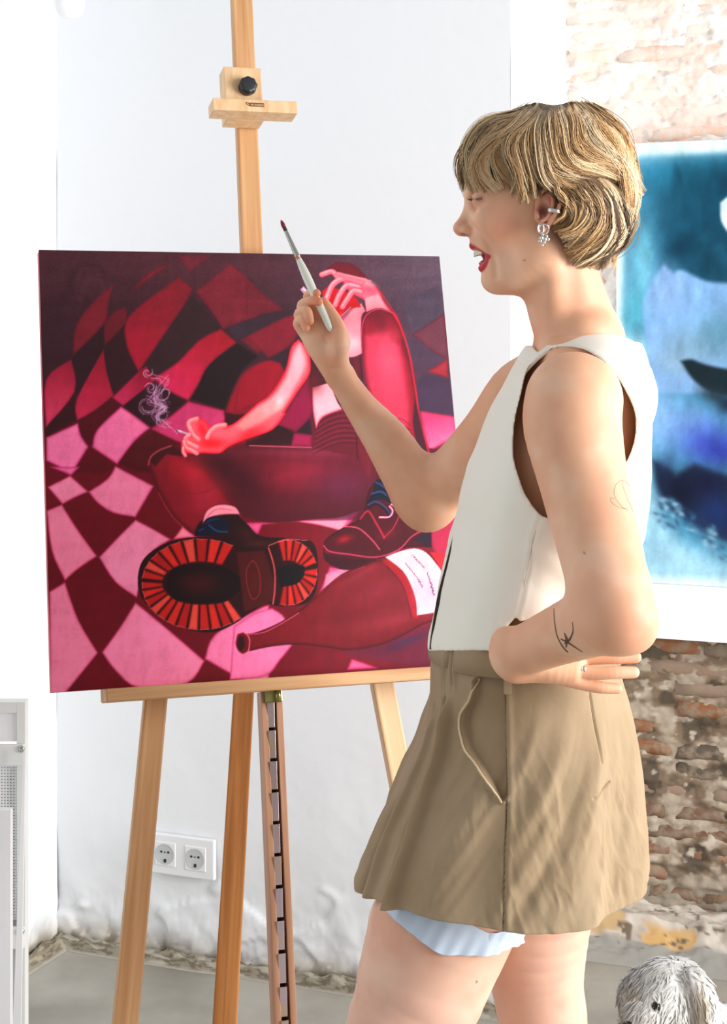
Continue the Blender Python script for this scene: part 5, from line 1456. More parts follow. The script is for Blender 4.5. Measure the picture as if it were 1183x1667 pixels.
B_(ell(Er(864, 357, -.003), (.0036, .0030, .0062), k=.003))
B_(ell(Er(873, 349, -.006), (.0060, .0075, .0095), 's', k=.003, rot=-.15))
ear_fn = lambda P: field(ear, P)
lo_ = Er(855, 392) - [0, .03, 0]; hi_ = Er(905, 306) + [0, .02, 0]
Ve, Qe = polygonise(ear_fn, lo_, hi_, 0.0009)
ce = np.empty((len(Ve), 3)); ce[:] = srgb(224, 160, 132)
w = np.exp(-((Ve - Er(873, 351, -.001)) ** 2).sum(1) / .008 ** 2)[:, None]; ce = ce * (1 - w * .95) + srgb(110, 34, 22) * w * .95
w = np.exp(-((Ve - Er(890, 330, -.008)) ** 2).sum(1) / .008 ** 2)[:, None]; ce = ce * (1 - w * .5) + srgb(206, 96, 66) * w * .5
mixed_obj('ear', Ve, Qe, [], M_skin, woman, ce)
Vf = Ve.copy(); Vf[:, 1] = 2 * YM - Vf[:, 1]; mixed_obj('ear', Vf, Qe[:, ::-1], [], M_skin, woman, ce)
# jewellery
M_silver = material('silver', (226, 226, 224), 0.18, metal=1.0)
vv, ff = tube([Er(888.5 + 9.2 * math.cos(a), 353.5 + 1.6 * math.cos(a), -.013 + .0062 * math.sin(a)) for a in np.linspace(0, 2 * math.pi, 25)], .0018, 8, cap=False)
V2 = vv; mesh_obj('ear_cuff', V2 + [0, 0, 0], ff, M_silver, woman, True)
vv, ff = tube([Er(888.5 + 9.4 * math.cos(a), 350.8 + 1.6 * math.cos(a), -.013 + .0064 * math.sin(a)) for a in np.linspace(0, 2 * math.pi, 25)], .0016, 8, cap=False)
mesh_obj('ear_cuff', vv, ff, M_silver, woman, True)
parts = []
parts.append(tube([Er(873 + 7.5 * math.cos(a), 380 + 7.5 * math.sin(a), -.008 + .002 * math.sin(a)) for a in np.linspace(0, 2 * math.pi, 25)], .0013, 8, cap=False))
parts.append(tube([Er(868 + 4.5 * math.cos(a), 379 + 8 * math.sin(a), -.0095) for a in np.linspace(0, 2 * math.pi, 21)], .0009, 8, cap=False))
for (u, v, r_) in ((869, 394, .0030), (874, 396, .0032), (879, 396, .0028), (867, 399, .0026), (873, 401, .0024), (877, 391, .0020), (870, 405.5, .0020), (871, 389, .0018)):
    th = np.linspace(0, math.pi, 9); c = Er(u, v, -.010)
    parts.append(tube([c + np.array([0, 0, r_ * math.cos(t)]) for t in th], [max(r_ * math.sin(t), 1e-5) for t in th], 12))
vv, ff = merge(parts); mesh_obj('drop_earring', vv, ff, M_silver, woman, True)
vv, ff = tube([HN(955 + 1.5 * math.cos(a) - 1.5, 1091 + 9 * math.sin(a), 1.873 + .0108 * math.cos(a)) for a in np.linspace(0, 2 * math.pi, 25)], .0014, 8, cap=False)
mesh_obj('finger_ring', vv, ff, M_silver, woman, True)
vv, ff = tube([HN(949.5 + 1.5 * math.cos(a) - 1.5, 1090 + 9 * math.sin(a), 1.873 + .0110 * math.cos(a)) for a in np.linspace(0, 2 * math.pi, 25)], .0010, 8, cap=False)
mesh_obj('finger_ring', vv, ff, M_silver, woman, True)
# teeth and tongue
M_teeth = material('teeth', (226, 216, 196), 0.3)
tb = bmesh.new()
for i in range(-5, 6):
    a = i * .17; r1 = .0215
    c = H(799.5, 411) + np.array([-math.cos(a) * r1, math.sin(a) * r1 * .95, 0])
    ax = np.array([math.sin(a), math.cos(a), 0]); ay = np.array([-math.cos(a), math.sin(a), 0])
    frame_box(tb, c, ax, ay, EZ, -.00195, .00195, -.0016, .0016, -.0058 + abs(i) * .0005, .0060, bevel=.0006)
bm_obj('teeth', tb, M_teeth, woman, True)
M_tongue = material('tongue', (176, 70, 74), 0.35)
tg = [ell(H(800, 429), (.017, .015, .006), k=.003)]; Vt, Qt = polygonise(lambda P: field(tg, P), H(775, 440) - [0, .02, 0], H(825, 418) + [0, .02, 0], .0018)
mixed_obj('tongue', Vt, Qt, [], M_tongue, woman)
# lashes
M_lash = material('lashes', (28, 18, 16), 0.6)
lp_ = []
for sg in (-1, 1):
    for i in range(8):
        t = i / 7; s0_ = catmull([H(763.5, 328, sg * .022), H(766, 329, sg * .029), H(769.5, 328.5, sg * .036)], 4)[i]
        ln = (.0058, .0044, .0062, .0050, .0058, .0040, .0046, .0030)[i]
        tip = s0_ + np.array([-ln, sg * .0016 * t, .0016 + .0012 * ((i * 7) % 3)])
        lp_.append(tube([s0_, (s0_ + tip) / 2 - [0, 0, .0006], tip], [.00032, .00024, .00006], 4))
    lp_.append(tube(catmull([H(763, 327.5, sg * .021), H(765.5, 328.8, sg * .029), H(769, 328.3, sg * .0360), H(774, 328, sg * .0410)], 5), .0010, 6))
vv, ff = merge(lp_); mesh_obj('eyelashes', vv, ff, M_lash, woman)['kind'] = 'stuff'
# tattoos: ink ribbons laid on the skin
M_ink = material('tattoo_ink', (92, 70, 58), 0.6, alpha=0.75)
M_ink2 = material('faint_tattoo_ink', (120, 116, 112), 0.6, alpha=0.5)
def ribbon(pts, ws):
    C = catmull(pts, 6); W = np.interp(np.linspace(0, 1, len(C)), np.linspace(0, 1, len(ws)), ws)
    hit = [march(u, v, body_fn) for u, v in C]; V = []; F_ = []
    for i, (p, w_) in enumerate(zip(hit, W)):
        if p is None: return None
        t = C[min(i + 1, len(C) - 1)] - C[max(i - 1, 0)]; t = t / (np.linalg.norm(t) + 1e-9); nrm = np.array([-t[1], t[0]]) * w_ / 2
        for s_ in (-1, 1):
            q = march(C[i][0] + nrm[0] * s_, C[i][1] + nrm[1] * s_, body_fn); q = p if q is None else q
            V.append(q - np.array([0, .00035, 0]))
        if i: F_.append((2 * i - 2, 2 * i - 1, 2 * i + 1, 2 * i))
    return np.array(V), F_
rb = [ribbon(p, w_) for p, w_ in (([(901, 990), (902, 1010), (906, 1034), (915, 1052), (924, 1062)], [1.0, 1.6, 1.9, 2.4, 2.0]), ([(931, 1012), (932, 1028), (926, 1042), (918, 1048)], [.8, 2, 4, 2]), ([(912, 1040), (924, 1046), (936, 1054), (948, 1062)], [2, 3.2, 2, 1]), ([(918, 1030), (922, 1042), (921, 1054)], [1.5, 5, 2]))]
vv, ff = merge([r_ for r_ in rb if r_ is not None]); mesh_obj('tattoo', vv, ff, M_ink, woman)['label'] = 'dark swallow-like tattoo on the forearm'
rb = [ribbon(p, [1.0, 1.2, 1.0]) for p in ([(1022, 832), (1010, 822), (1000, 806), (1002, 790), (1012, 782), (1024, 790), (1028, 806)], [(1000, 812), (994, 810), (996, 818), (1008, 826), (1022, 828)], [(1012, 782), (1016, 798), (1022, 812)], [(1020, 812), (1026, 822), (1030, 834)], [(1018, 816), (1026, 812), (1030, 806)])]
vv, ff = merge([r_ for r_ in rb if r_ is not None]); mesh_obj('tattoo', vv, ff, M_ink2, woman)['label'] = 'faint fine-line flower tattoo on the upper arm'
# ------------------------------------------------------------------ vest
M_vest = material('ivory_wool', (240, 236, 224), 0.85, spec=0.15, bump=(700, 0.12, 0.0006), sheen=0.1)
M_seam = material('seam_shadow', (196, 190, 176), 0.9)
vest_secs = smooth_secs([sec(606, 836, 1049, .150), sec(624, 823, 1051, .166), sec(670, 797, 1056, .178), sec(727, 776, 1055, .180), sec(784, 755, 1051, .174), sec(855, 742, 1042, .166), sec(910, 727, 1031, .160), sec(960, 713, 1021, .157), sec(1010, 702, 1012, .156), sec(1075, 690, 1004, .156)], 5)
vest_p = [loft(vest_secs, k=0, capr=.0)]
for sg in (-1, 1):
    vest_p.append(chain([H(956, 592, 0), H(950, 628, sg * .120)], [.0535, .0535], k=.02))
    vest_p.append(chain([H(926, 602, 0), H(922, 636, sg * .115)], [.0530, .0530], k=.02))
    vest_p.append(chain([H(982, 594, 0), H(975, 640, sg * .105)], [.0520, .0560], k=.02))
    vest_p.append(chain([H(902, 612, 0), H(898, 648, sg * .110)], [.0470, .0500], k=.02))
def pol_in(pts, u, v):
    pts = np.asarray(pts, float); ins = np.zeros(u.shape, bool); d = np.full(u.shape, 1e9)
    for i in range(len(pts)):
        a, b = pts[i], pts[(i + 1) % len(pts)]; e = b - a
        t = np.clip(((u - a[0]) * e[0] + (v - a[1]) * e[1]) / (e @ e), 0, 1); d = np.minimum(d, np.hypot(u - a[0] - t * e[0], v - a[1] - t * e[1]))
        c = (a[1] > v) != (b[1] > v)
        xx = a[0] + (v - a[1]) / (b[1] - a[1] + 1e-12) * e[0]; ins ^= c & (u < xx)
    return np.where(ins, -d, d)
arm_hole = catmull([(887, 571.5), (916, 565), (951, 569.5), (980, 589), (1001, 611), (1016, 634), (1031, 667), (1034, 699), (1029, 727), (1016, 756), (992, 800), (940, 842), (901, 843), (880, 837), (859, 809), (845, 777), (836.5, 748), (835, 713), (839, 677), (847, 645), (855, 610), (866, 588)], 3, True)
neck_cut = [(700, 480), (1040, 480), (1040, 530.5), (1022, 531), (985, 531), (951, 534), (930, 540), (908, 550), (890, 562), (876, 574), (866, 562), (700, 562)]
neck_cut = np.array(neck_cut, float)
notch = np.array([(841, 1004), (818, 1029), (804, 1064), (890, 1064), (868, 1007), (846, 1013)], float)
def shell_noise(P):
    n = fbm(P * [11, 11, 5], 3) - .5
    n2 = fbm(np.stack([P[:, 0] * 20 + P[:, 2] * 26, P[:, 1] * 8, P[:, 2] * 4], -1), 2) - .5
    return n * .010 + n2 * .006
def vest_fn(P):
    Pn = P.copy(); far = P[:, 1] > YM; Pn[far, 1] = 2 * YM - P[far, 1]
    d0 = field(vest_p, P); far_ = (np.abs(d0 + .003) > .02)
    out = np.where(far_, np.abs(d0 + .00275) - .00275, 0.)
    if far_.all(): return out
    k = ~far_
    out[k] = vest_cut(P[k], Pn[k], d0[k]); return out
def vest_cut(P, Pn, d):
    body_gap = .0055
    d = np.maximum(d, -(d + body_gap))
    u, v = proj(Pn); s_ = Pn[:, 1] / F
    side = np.abs(P[:, 1] - YM)
    ah = pol_in(arm_hole, u, v) * s_
    ah = np.maximum(ah, .075 - side); d = np.maximum(d, -ah)
    # neck opening: everything above the collar line, and the hole round the neck itself
    nc = pol_in(neck_cut, u, v) * s_; d = np.maximum(d, -nc)
    hole = np.hypot((P[:, 0] - xu(958 + 0)) / 1.12, (P[:, 1] - YM)) - .0600
    hole = np.maximum(hole, zv(590) - P[:, 2]); d = np.maximum(d, -hole)
    d = np.maximum(d, (v - 1060.5) * s_)
    nt = pol_in(notch, u, v) * s_; d = np.maximum(d, -nt)
    return d
Vv, Qv = polygonise(vest_fn, (xu(680) - .02, YM - .21, zv(1068) - .03), (xu(1060) + .03, YM + .21, zv(525) + .02), .0020)
gv = np.stack([(Vv[:, 0] - np.interp(Vv[:, 2], sorted(q[0] for q in vest_secs), [q[1] for q in sorted(vest_secs)])) / .11 ** 2, (Vv[:, 1] - YM) / .16 ** 2, Vv[:, 0] * 0], 1); gv /= np.linalg.norm(gv, axis=1)[:, None] + 1e-9
Vv = Vv + gv * (shell_noise(Vv) * ss(zv(600), zv(880), Vv[:, 2]) * 1.3)[:, None]
# seam as a fine groove (princess line) and placket line at the front
seam = catmull([(882, 839), (869, 873), (860, 920), (852, 961), (845, 990), (841, 1004)], 5)
un, vn = proj(Vv); near = Vv[:, 1] < YM - .05
def path2(u, v, path):
    d = np.full(u.shape, 1e9)
    for i in range(len(path) - 1):
        a, e = path[i], path[i + 1] - path[i]; t = np.clip(((u - a[0]) * e[0] + (v - a[1]) * e[1]) / (e @ e), 0, 1); d = np.minimum(d, np.hypot(u - a[0] - t * e[0], v - a[1] - t * e[1]))
    return d
ds = path2(un, vn, seam); Vv = Vv + gv * (-(.0016 * np.exp(-(ds / 1.8) ** 2) - .0012 * np.exp(-((ds - 5) / 4) ** 2)) * near)[:, None]
vest = mixed_obj('vest', Vv, Qv, [], M_vest, woman)
sm_ = vest.modifiers.new('smooth', 'SMOOTH'); sm_.factor = .5; sm_.iterations = 16
vest['label'] = 'ivory sleeveless vest with deep armholes'
def on_surface(path, fn, lift=.0004, y0=1.6):
    out = []
    for u, v in path:
        p = march(u, v, fn, y0)
        if p is not None: out.append(p - [0, lift, 0])
    return np.array(out)
M_placket = material('placket_shade', (58, 46, 34), 0.9)  # dark tube painting the shade inside the open front edge
pk = on_surface(catmull([(741, 862), (735, 888), (726, 925), (717, 960), (710, 995), (703, 1035), (700, 1057)], 5), vest_fn, .0006)
vv, ff = tube(pk, np.interp(np.linspace(0, 1, len(pk)), [0, .15, .6, 1], [.0006, .0018, .0024, .0012]), 8); mesh_obj('placket_gap_shade', vv, ff, M_placket, woman, True)
ps = on_surface(seam, vest_fn, .0000); vv, ff = tube(ps, .0006, 6); mesh_obj('vest_seam', vv, ff, M_seam, woman, True)

# ------------------------------------------------------------------ skirt
M_skirt = material('khaki_cotton', (164, 142, 114), 0.8, spec=0.2, noise=(9, (154, 131, 101), .4, .7), bump=(70, 0.25, 0.0030), sheen=0.08)
M_skirt_d = material('khaki_seam', (120, 100, 68), 0.85)
M_skirt_l = material('khaki_highlight', (206, 184, 148), 0.8)  # lighter tone, a highlight painted along the pocket lip
sk_rows = [(1020, 710, 998, .138), (1058, 703, 1003, .143), (1080, 701, 1006, .147), (1103, 700, 1010, .151), (1140, 698, 1020, .158), (1180, 690, 1029, .166), (1215, 678, 1034, .172), (1260, 657, 1039, .180), (1320, 629, 1043, .196), (1380, 603, 1046, .209), (1428, 584, 1047, .219)]
NT, NS = 760, 250
th = np.linspace(0, 2 * math.pi, NT, endpoint=False)      # 0 = front (-X), pi/2 = towards the viewer
rows = []
R_ = catmull(np.array([(zv(v), xu(a), xu(b), r) for v, a, b, r in sk_rows]), 12)
R_ = np.stack([np.interp(np.linspace(0, 1, NS), np.linspace(0, 1, len(R_)), R_[:, i]) for i in range(4)], 1)
hem_z = .7265 - .0170 * np.cos(th) + .002 * np.sin(3 * th) + .022 * np.exp(-((np.degrees(th) - 55) / 40) ** 2)
top_z = R_[0, 0]
T2, S2 = np.meshgrid(th, np.linspace(0, 1, NS))
z_ = top_z + (hem_z[None, :] - top_z) * S2
zc = R_[::-1, 0]
xa = np.interp(z_, zc, R_[::-1, 1]); xb = np.interp(z_, zc, R_[::-1, 2]); ry = np.interp(z_, zc, R_[::-1, 3])
cx_, rx = (xa + xb) / 2, (xb - xa) / 2
sx = np.cos(T2); sy = np.sin(T2)
X0 = cx_ - rx * np.sign(sx) * np.abs(sx) ** .93; Yk = YM - ry * np.sign(sy) * np.abs(sy) ** np.where(sx > 0, .93 + .22 * ss(.1, 1, S2) * ss(0, .3, sx), .93)
nx, ny = -sx / rx, -sy / ry; nn = np.hypot(nx, ny); nx /= nn; ny /= nn
g = ss(.15, 1., S2)
ang = np.degrees(T2); ang = np.where(ang > 180, ang - 360, ang)
disp = np.zeros_like(S2)
# soft flare waves
disp += g * (.0045 * np.sin(T2 * 7 + 1.1) + .003 * np.sin(T2 * 13 + .3))
# sharp front pleats
def fold(a0, wdt, depth, s0=0.0, s1=1.1):
    global disp
    x = (ang - a0) / wdt; e = ss(s0, s0 + .12, S2) * ss(s1 + .12, s1, S2)
    disp += -depth * np.exp(-np.abs(x) ** 1.6 * 1.2) * e + depth * .55 * np.exp(-((x - 2.1) / 1.1) ** 2) * e
fold(27 + 8 * S2, 2.2, .036, .20); fold(13 + 3 * S2, 2.0, .020, .25); fold(-14, 2.5, .012, .25)
fold(36, 1.6, .010, -.2, .10); fold(26, 1.4, .010, -.2, .12)
# creases
P3 = np.stack([X0, Yk, z_], -1)
q = np.stack([np.cos(T2) * 4 + 9 * z_, np.sin(T2) * 4 - 4 * z_, z_ * 3], -1); disp += (fbm(q, 3) - .5) * .016 * ss(.1, .6, S2)
q = np.stack([np.cos(T2) * 9 - 22 * z_, np.sin(T2) * 9, z_ * 16 + T2 * 0], -1); r1 = 1 - np.abs(fbm(q, 3) * 2 - 1); disp += (r1 - .6) * .0040 * ss(.25, .7, S2) * ss(.35, .6, fbm(np.stack([np.cos(T2) * 3, np.sin(T2) * 3, z_ * 5], -1), 2))
u_, v_ = proj(P3); nearS = (sy > .15)
pocket = catmull([(775, 1103), (772, 1120), (765, 1140), (754, 1160), (752, 1178), (756, 1200), (765, 1222), (780, 1243), (798, 1270), (812, 1296), (818, 1304), (824, 1296), (824, 1250), (822, 1180), (819, 1104)], 2, True)
pm = pol_in(pocket, u_, v_)
disp += np.where(nearS, -.0095 * ss(1.5, -1.5, pm), 0)
lipd = path2(u_, v_, pocket[:22]); disp += np.where(nearS, .0035 * np.exp(-((pm - 3) / 3.5) ** 2) * (pm > 0) * np.exp(-(lipd / 7) ** 2), 0)
seam_s = catmull([(819, 1104), (822, 1180), (824, 1290), (821, 1400), (819, 1516)], 6); sd = path2(u_, v_, seam_s)
disp += np.where(nearS, -.0030 * np.exp(-(sd / 1.3) ** 2) + .0018 * np.exp(-((u_ - np.interp(v_, seam_s[:, 1], seam_s[:, 0]) - 7) / 6) ** 2), 0)
dart = catmull([(960, 1128), (967, 1170), (974, 1212), (977, 1242)], 5); disp += np.where(nearS, -.0024 * np.exp(-(path2(u_, v_, dart) / 1.5) ** 2), 0)
welt = catmull([(963, 1298), (976, 1290), (994, 1274)], 5); disp += np.where(nearS, -.004 * np.exp(-(path2(u_, v_, welt) / 1.5) ** 2), 0)
disp += -.004 * ss(.995, 1.0, S2)
PX = X0 + nx * disp; PY = Yk + ny * disp
Vs = np.stack([PX, PY, z_], -1)
inner = Vs.copy(); inner[..., 0] -= nx * .003; inner[..., 1] -= ny * .003
idx = np.arange(NT * NS).reshape(NS, NT); nxt = np.roll(idx, -1, 1)
f1 = np.stack([idx[:-1], nxt[:-1], nxt[1:], idx[1:]], -1).reshape(-1, 4)
sub = slice(NS - 40, NS)                      # inside only near the hem, where it can be seen
i2 = idx + NT * NS; n2_ = np.roll(i2, -1, 1)
f2 = np.stack([i2[sub][:-1], i2[sub][1:], n2_[sub][1:], n2_[sub][:-1]], -1).reshape(-1, 4)
f3 = np.stack([idx[-1], nxt[-1], n2_[-1], i2[-1]], -1)
Vall = np.concatenate([Vs.reshape(-1, 3), inner.reshape(-1, 3)])
used = np.unique(np.concatenate([f1.ravel(), f2.ravel(), f3.ravel()])); rem = np.zeros(len(Vall), int); rem[used] = np.arange(len(used))
so = mesh_obj('skirt', Vall[used], rem[np.concatenate([f1[:, ::-1], f2[:, ::-1], f3[:, ::-1]])], M_skirt, woman, True)
so['label'] = 'khaki flared mini skirt with side pocket and front pleats'
def skirt_at(u, v, lift=.0006):
    d = (u_ - u) ** 2 + (v_ - v) ** 2 + np.where(nearS, 0, 1e9); i = np.unravel_index(np.argmin(d), d.shape); p = Vs[i].copy(); p[0] += nx[i] * lift; p[1] += ny[i] * lift; return p
def stitch(name, path, rad, mat, lift=.0004):
    P = np.array([skirt_at(u, v, lift) for u, v in path]); P = np.stack([np.convolve(np.pad(P[:, i], 2, 'edge'), np.ones(5) / 5, 'valid') for i in range(3)], 1)
    vv, ff = tube(P, rad, 6); return mesh_obj(name, vv, ff, mat, woman, True)
stitch('pocket_edge_highlight', catmull([(775, 1104), (771, 1120), (764, 1140), (752.5, 1160), (750, 1178), (754, 1200), (763, 1222), (778, 1243), (796, 1270), (811, 1297), (817, 1306)], 6), .0014, M_skirt_l, .002)
stitch('side_seam', seam_s, .0007, M_skirt_d, -.0002)
stitch('back_dart', dart, .0005, M_skirt_d, .0002); stitch('welt_seam', welt, .0008, M_skirt_d, .0002)
# waistband and belt loop
wb_v = []; wb_f = []; nw = 160
for j, (f_, lift) in enumerate(((0, .0015), (0, .0040), (.5, .0048), (1.0, .0045), (1.0, .001))):
    zz = 1.062 + (1.0195 - 1.062) * f_
    for i in range(nw):
        a = 2 * math.pi * i / nw; xa_, xb_, r_ = [float(np.interp(zz, zc, R_[::-1, k])) for k in (1, 2, 3)]
        c_, rr = (xa_ + xb_) / 2, (xb_ - xa_) / 2; cs, sn = math.cos(a), math.sin(a)
        dd = lift - (.010 * math.exp(-((math.degrees(a) - 34) / 2.2) ** 2) if math.degrees(a) < 180 else 0)
        wb_v.append((c_ - (rr + dd) * math.copysign(abs(cs) ** .93, cs), YM - (r_ + dd) * math.copysign(abs(sn) ** .93, sn), zz))
for j in range(4):
    for i in range(nw): wb_f.append((j * nw + i, j * nw + (i + 1) % nw, (j + 1) * nw + (i + 1) % nw, (j + 1) * nw + i))
mesh_obj('waistband', wb_v, wb_f, M_skirt, woman, True)
bl = skirt_at(826, 1112, 0.0)
box_obj('belt_loop', np.array([bl[0], bl[1], 1.0]), EX, EY, EZ, (-.0045, .0045, -.0085, -.0030, .002, .045), M_skirt, woman, .001)

# ------------------------------------------------------------------ light blue shorts under the skirt
M_short = material('pale_blue_cotton', (206, 220, 238), 0.8, bump=(600, .15, .0006))
axp = [px(762, 1418, 1.962), px(728, 1498, 1.957), px(716, 1522, 1.955), px(706, 1545, 1.954)]
def leg_loft():
    nT, nS = 240, 40
    a = px(742, 1462, 2.002); b = px(711, 1519, 1.998); d = (b - a) / np.linalg.norm(b - a)
    e1 = np.array([-1., 0, 0]); e1 -= d * e1.dot(d); e1 /= np.linalg.norm(e1); e2 = np.cross(d, e1)
    if e2[1] > 0: e2 = -e2
    V = []
    for j in range(nS):
        t = j / (nS - 1)
        for i in range(nT):
            al = 2 * math.pi * i / nT; cs, sn = math.cos(al), math.sin(al)
            c = a + (b - a) * (t * 1.0) - d * 0.0
            r = .0945 + .0035 * t + .0022 * math.sin(al * 9 + 1) * t + .0010 * math.sin(al * 31) * t
            low = d * (t * (-.012 + .010 * sn - .042 * max(-cs, 0)))
            V.append(c + low + (e1 * cs + e2 * sn) * r)
    V = np.array(V); F_ = []
    for j in range(nS - 1):
        for i in range(nT): F_.append((j * nT + i, j * nT + (i + 1) % nT, (j + 1) * nT + (i + 1) % nT, (j + 1) * nT + i))
    # turned-in hem
    base = len(V); last = V[-nT:]; ctr = last.mean(0); inn = last + (ctr - last) / np.linalg.norm(ctr - last, axis=1)[:, None] * .004
    inn2 = inn - d * .03
    V = np.concatenate([V, inn, inn2])
    for i in range(nT):
        j = (i + 1) % nT; F_.append((base - nT + i, base - nT + j, base + j, base + i)); F_.append((base + i, base + j, base + nT + j, base + nT + i))
    return V, F_
vv, ff = leg_loft(); mesh_obj('shorts_hem', vv, ff, M_short, woman, True)['label'] = 'pale blue shorts hem showing under the skirt'
# ------------------------------------------------------------------ hair
def hull_y(u, v):
    a = (u - 893) / np.where(u < 893, 152., 146.); b = np.where(v < 300, (v - 300) / 129., (v - 300) / 172.)
    return .092 * np.sqrt(np.clip(1 - a * a - b * b, 0, 1))
hair_line = np.array(ZT(700, 140, 3.113)((175, 400), (240, 300), (330, 215), (470, 150), (640, 105), (800, 130), (930, 240), (1005, 380), (1020, 520), (990, 640), (940, 760), (900, 850), (820, 880), (760, 850), (730, 760), (720, 680), (690, 600), (640, 540), (590, 520), (540, 545), (480, 560), (440, 500), (380, 470), (280, 470), (200, 470)), float)
cap_p = [ell(H(896, 291), (.1030, .0795, .0832), k=0), ell(H(940, 382), (.050, .058, .052), k=.012), ell(H(840, 292), (.060, .064, .056), k=.012)]
def cap_fn(P):
    d = field(cap_p, P); Pn = P.copy(); far = P[:, 1] > YM; Pn[far, 1] = 2 * YM - P[far, 1]
    u, v = proj(Pn); return np.maximum(d, pol_in(hair_line, u, v) * S)
Vc, Qc = polygonise(cap_fn, H(740, 450) - [0, .12, 0], H(1050, 165) + [0, .12, 0], .0035)
M_cap = material('hair_underlayer', (112, 84, 54), 0.8, noise=(60, (84, 60, 38), .4, .6))
hair_cap = mixed_obj('hair_underlayer', Vc, Qc, [], M_cap, woman)

G = [ZT(700, 140, 3.113)(*g) for g in (
    ((500, 118), (370, 172), (240, 232), (158, 320), (140, 420), (185, 525)),
    ((505, 120), (385, 185), (275, 255), (205, 345), (195, 440), (235, 535)),
    ((520, 118), (425, 190), (325, 270), (260, 360), (255, 445), (300, 545)),
    ((540, 114), (450, 190), (370, 270), (320, 350), (335, 440), (395, 530)),
    ((555, 110), (480, 180), (415, 260), (400, 340), (430, 430), (405, 550)),
    ((570, 106), (500, 185), (440, 285), (430, 390), (430, 500), (475, 610)),
    ((585, 104), (530, 190), (480, 300), (490, 400), (530, 490), (560, 560)),
    ((600, 102), (560, 190), (530, 300), (550, 400), (610, 480), (715, 525)),
    ((615, 100), (590, 190), (590, 290), (630, 390), (710, 440), (800, 450)),
    ((640, 96), (650, 180), (670, 280), (730, 370), (830, 410), (915, 470)),
    ((680, 94), (720, 165), (750, 260), (810, 350), (900, 410), (1000, 500)),
    ((720, 96), (780, 170), (820, 260), (880, 340), (965, 430), (1085, 552)),
    ((760, 104), (850, 180), (900, 270), (950, 360), (1020, 460), (1050, 570)),
    ((800, 114), (900, 200), (955, 290), (995, 390), (1030, 480), (1030, 620)),
    ((820, 122), (925, 215), (985, 310), (1020, 410), (1035, 510), (1005, 690)))]
Lw = [ZT(700, 140, 3.113)(*g) for g in (
    ((600, 470), (640, 520), (670, 580), (690, 640), (665, 700)),
    ((640, 480), (690, 560), (700, 640), (690, 700), (625, 745)),
    ((690, 480), (760, 570), (780, 650), (740, 730), (655, 765)),
    ((740, 470), (820, 570), (845, 670), (800, 760), (690, 830)),
    ((790, 470), (870, 580), (900, 690), (850, 780), (700, 880)),
    ((850, 480), (930, 590), (945, 710), (890, 810), (735, 920)),
    ((900, 500), (970, 620), (975, 740), (910, 840), (800, 930)),
    ((950, 540), (1000, 650), (985, 760), (930, 850), (855, 950)),
    ((1000, 560), (1015, 670), (985, 770), (945, 830), (925, 905)))]
def resample(path, n):
    C = catmull(np.array(path, float), 8); L = np.concatenate([[0], np.cumsum(np.linalg.norm(np.diff(C, axis=0), axis=1))]); t = np.linspace(0, L[-1], n)
    return np.stack([np.interp(t, L, C[:, 0]), np.interp(t, L, C[:, 1])], 1)
NSEG = 15
GT = np.array([resample(g, NSEG) for g in G]); GL = np.array([resample(g, NSEG) for g in Lw])
PAL = {'pale': (242, 214, 174), 'gold': (222, 180, 128), 'mid': (182, 142, 94), 'dark': (122, 90, 56), 'deep': (78, 54, 34), 'ash': (150, 126, 98)}
hr = np.random.default_rng(21)
SV, SC = [], []          # strand points (n, seg, 3), colours
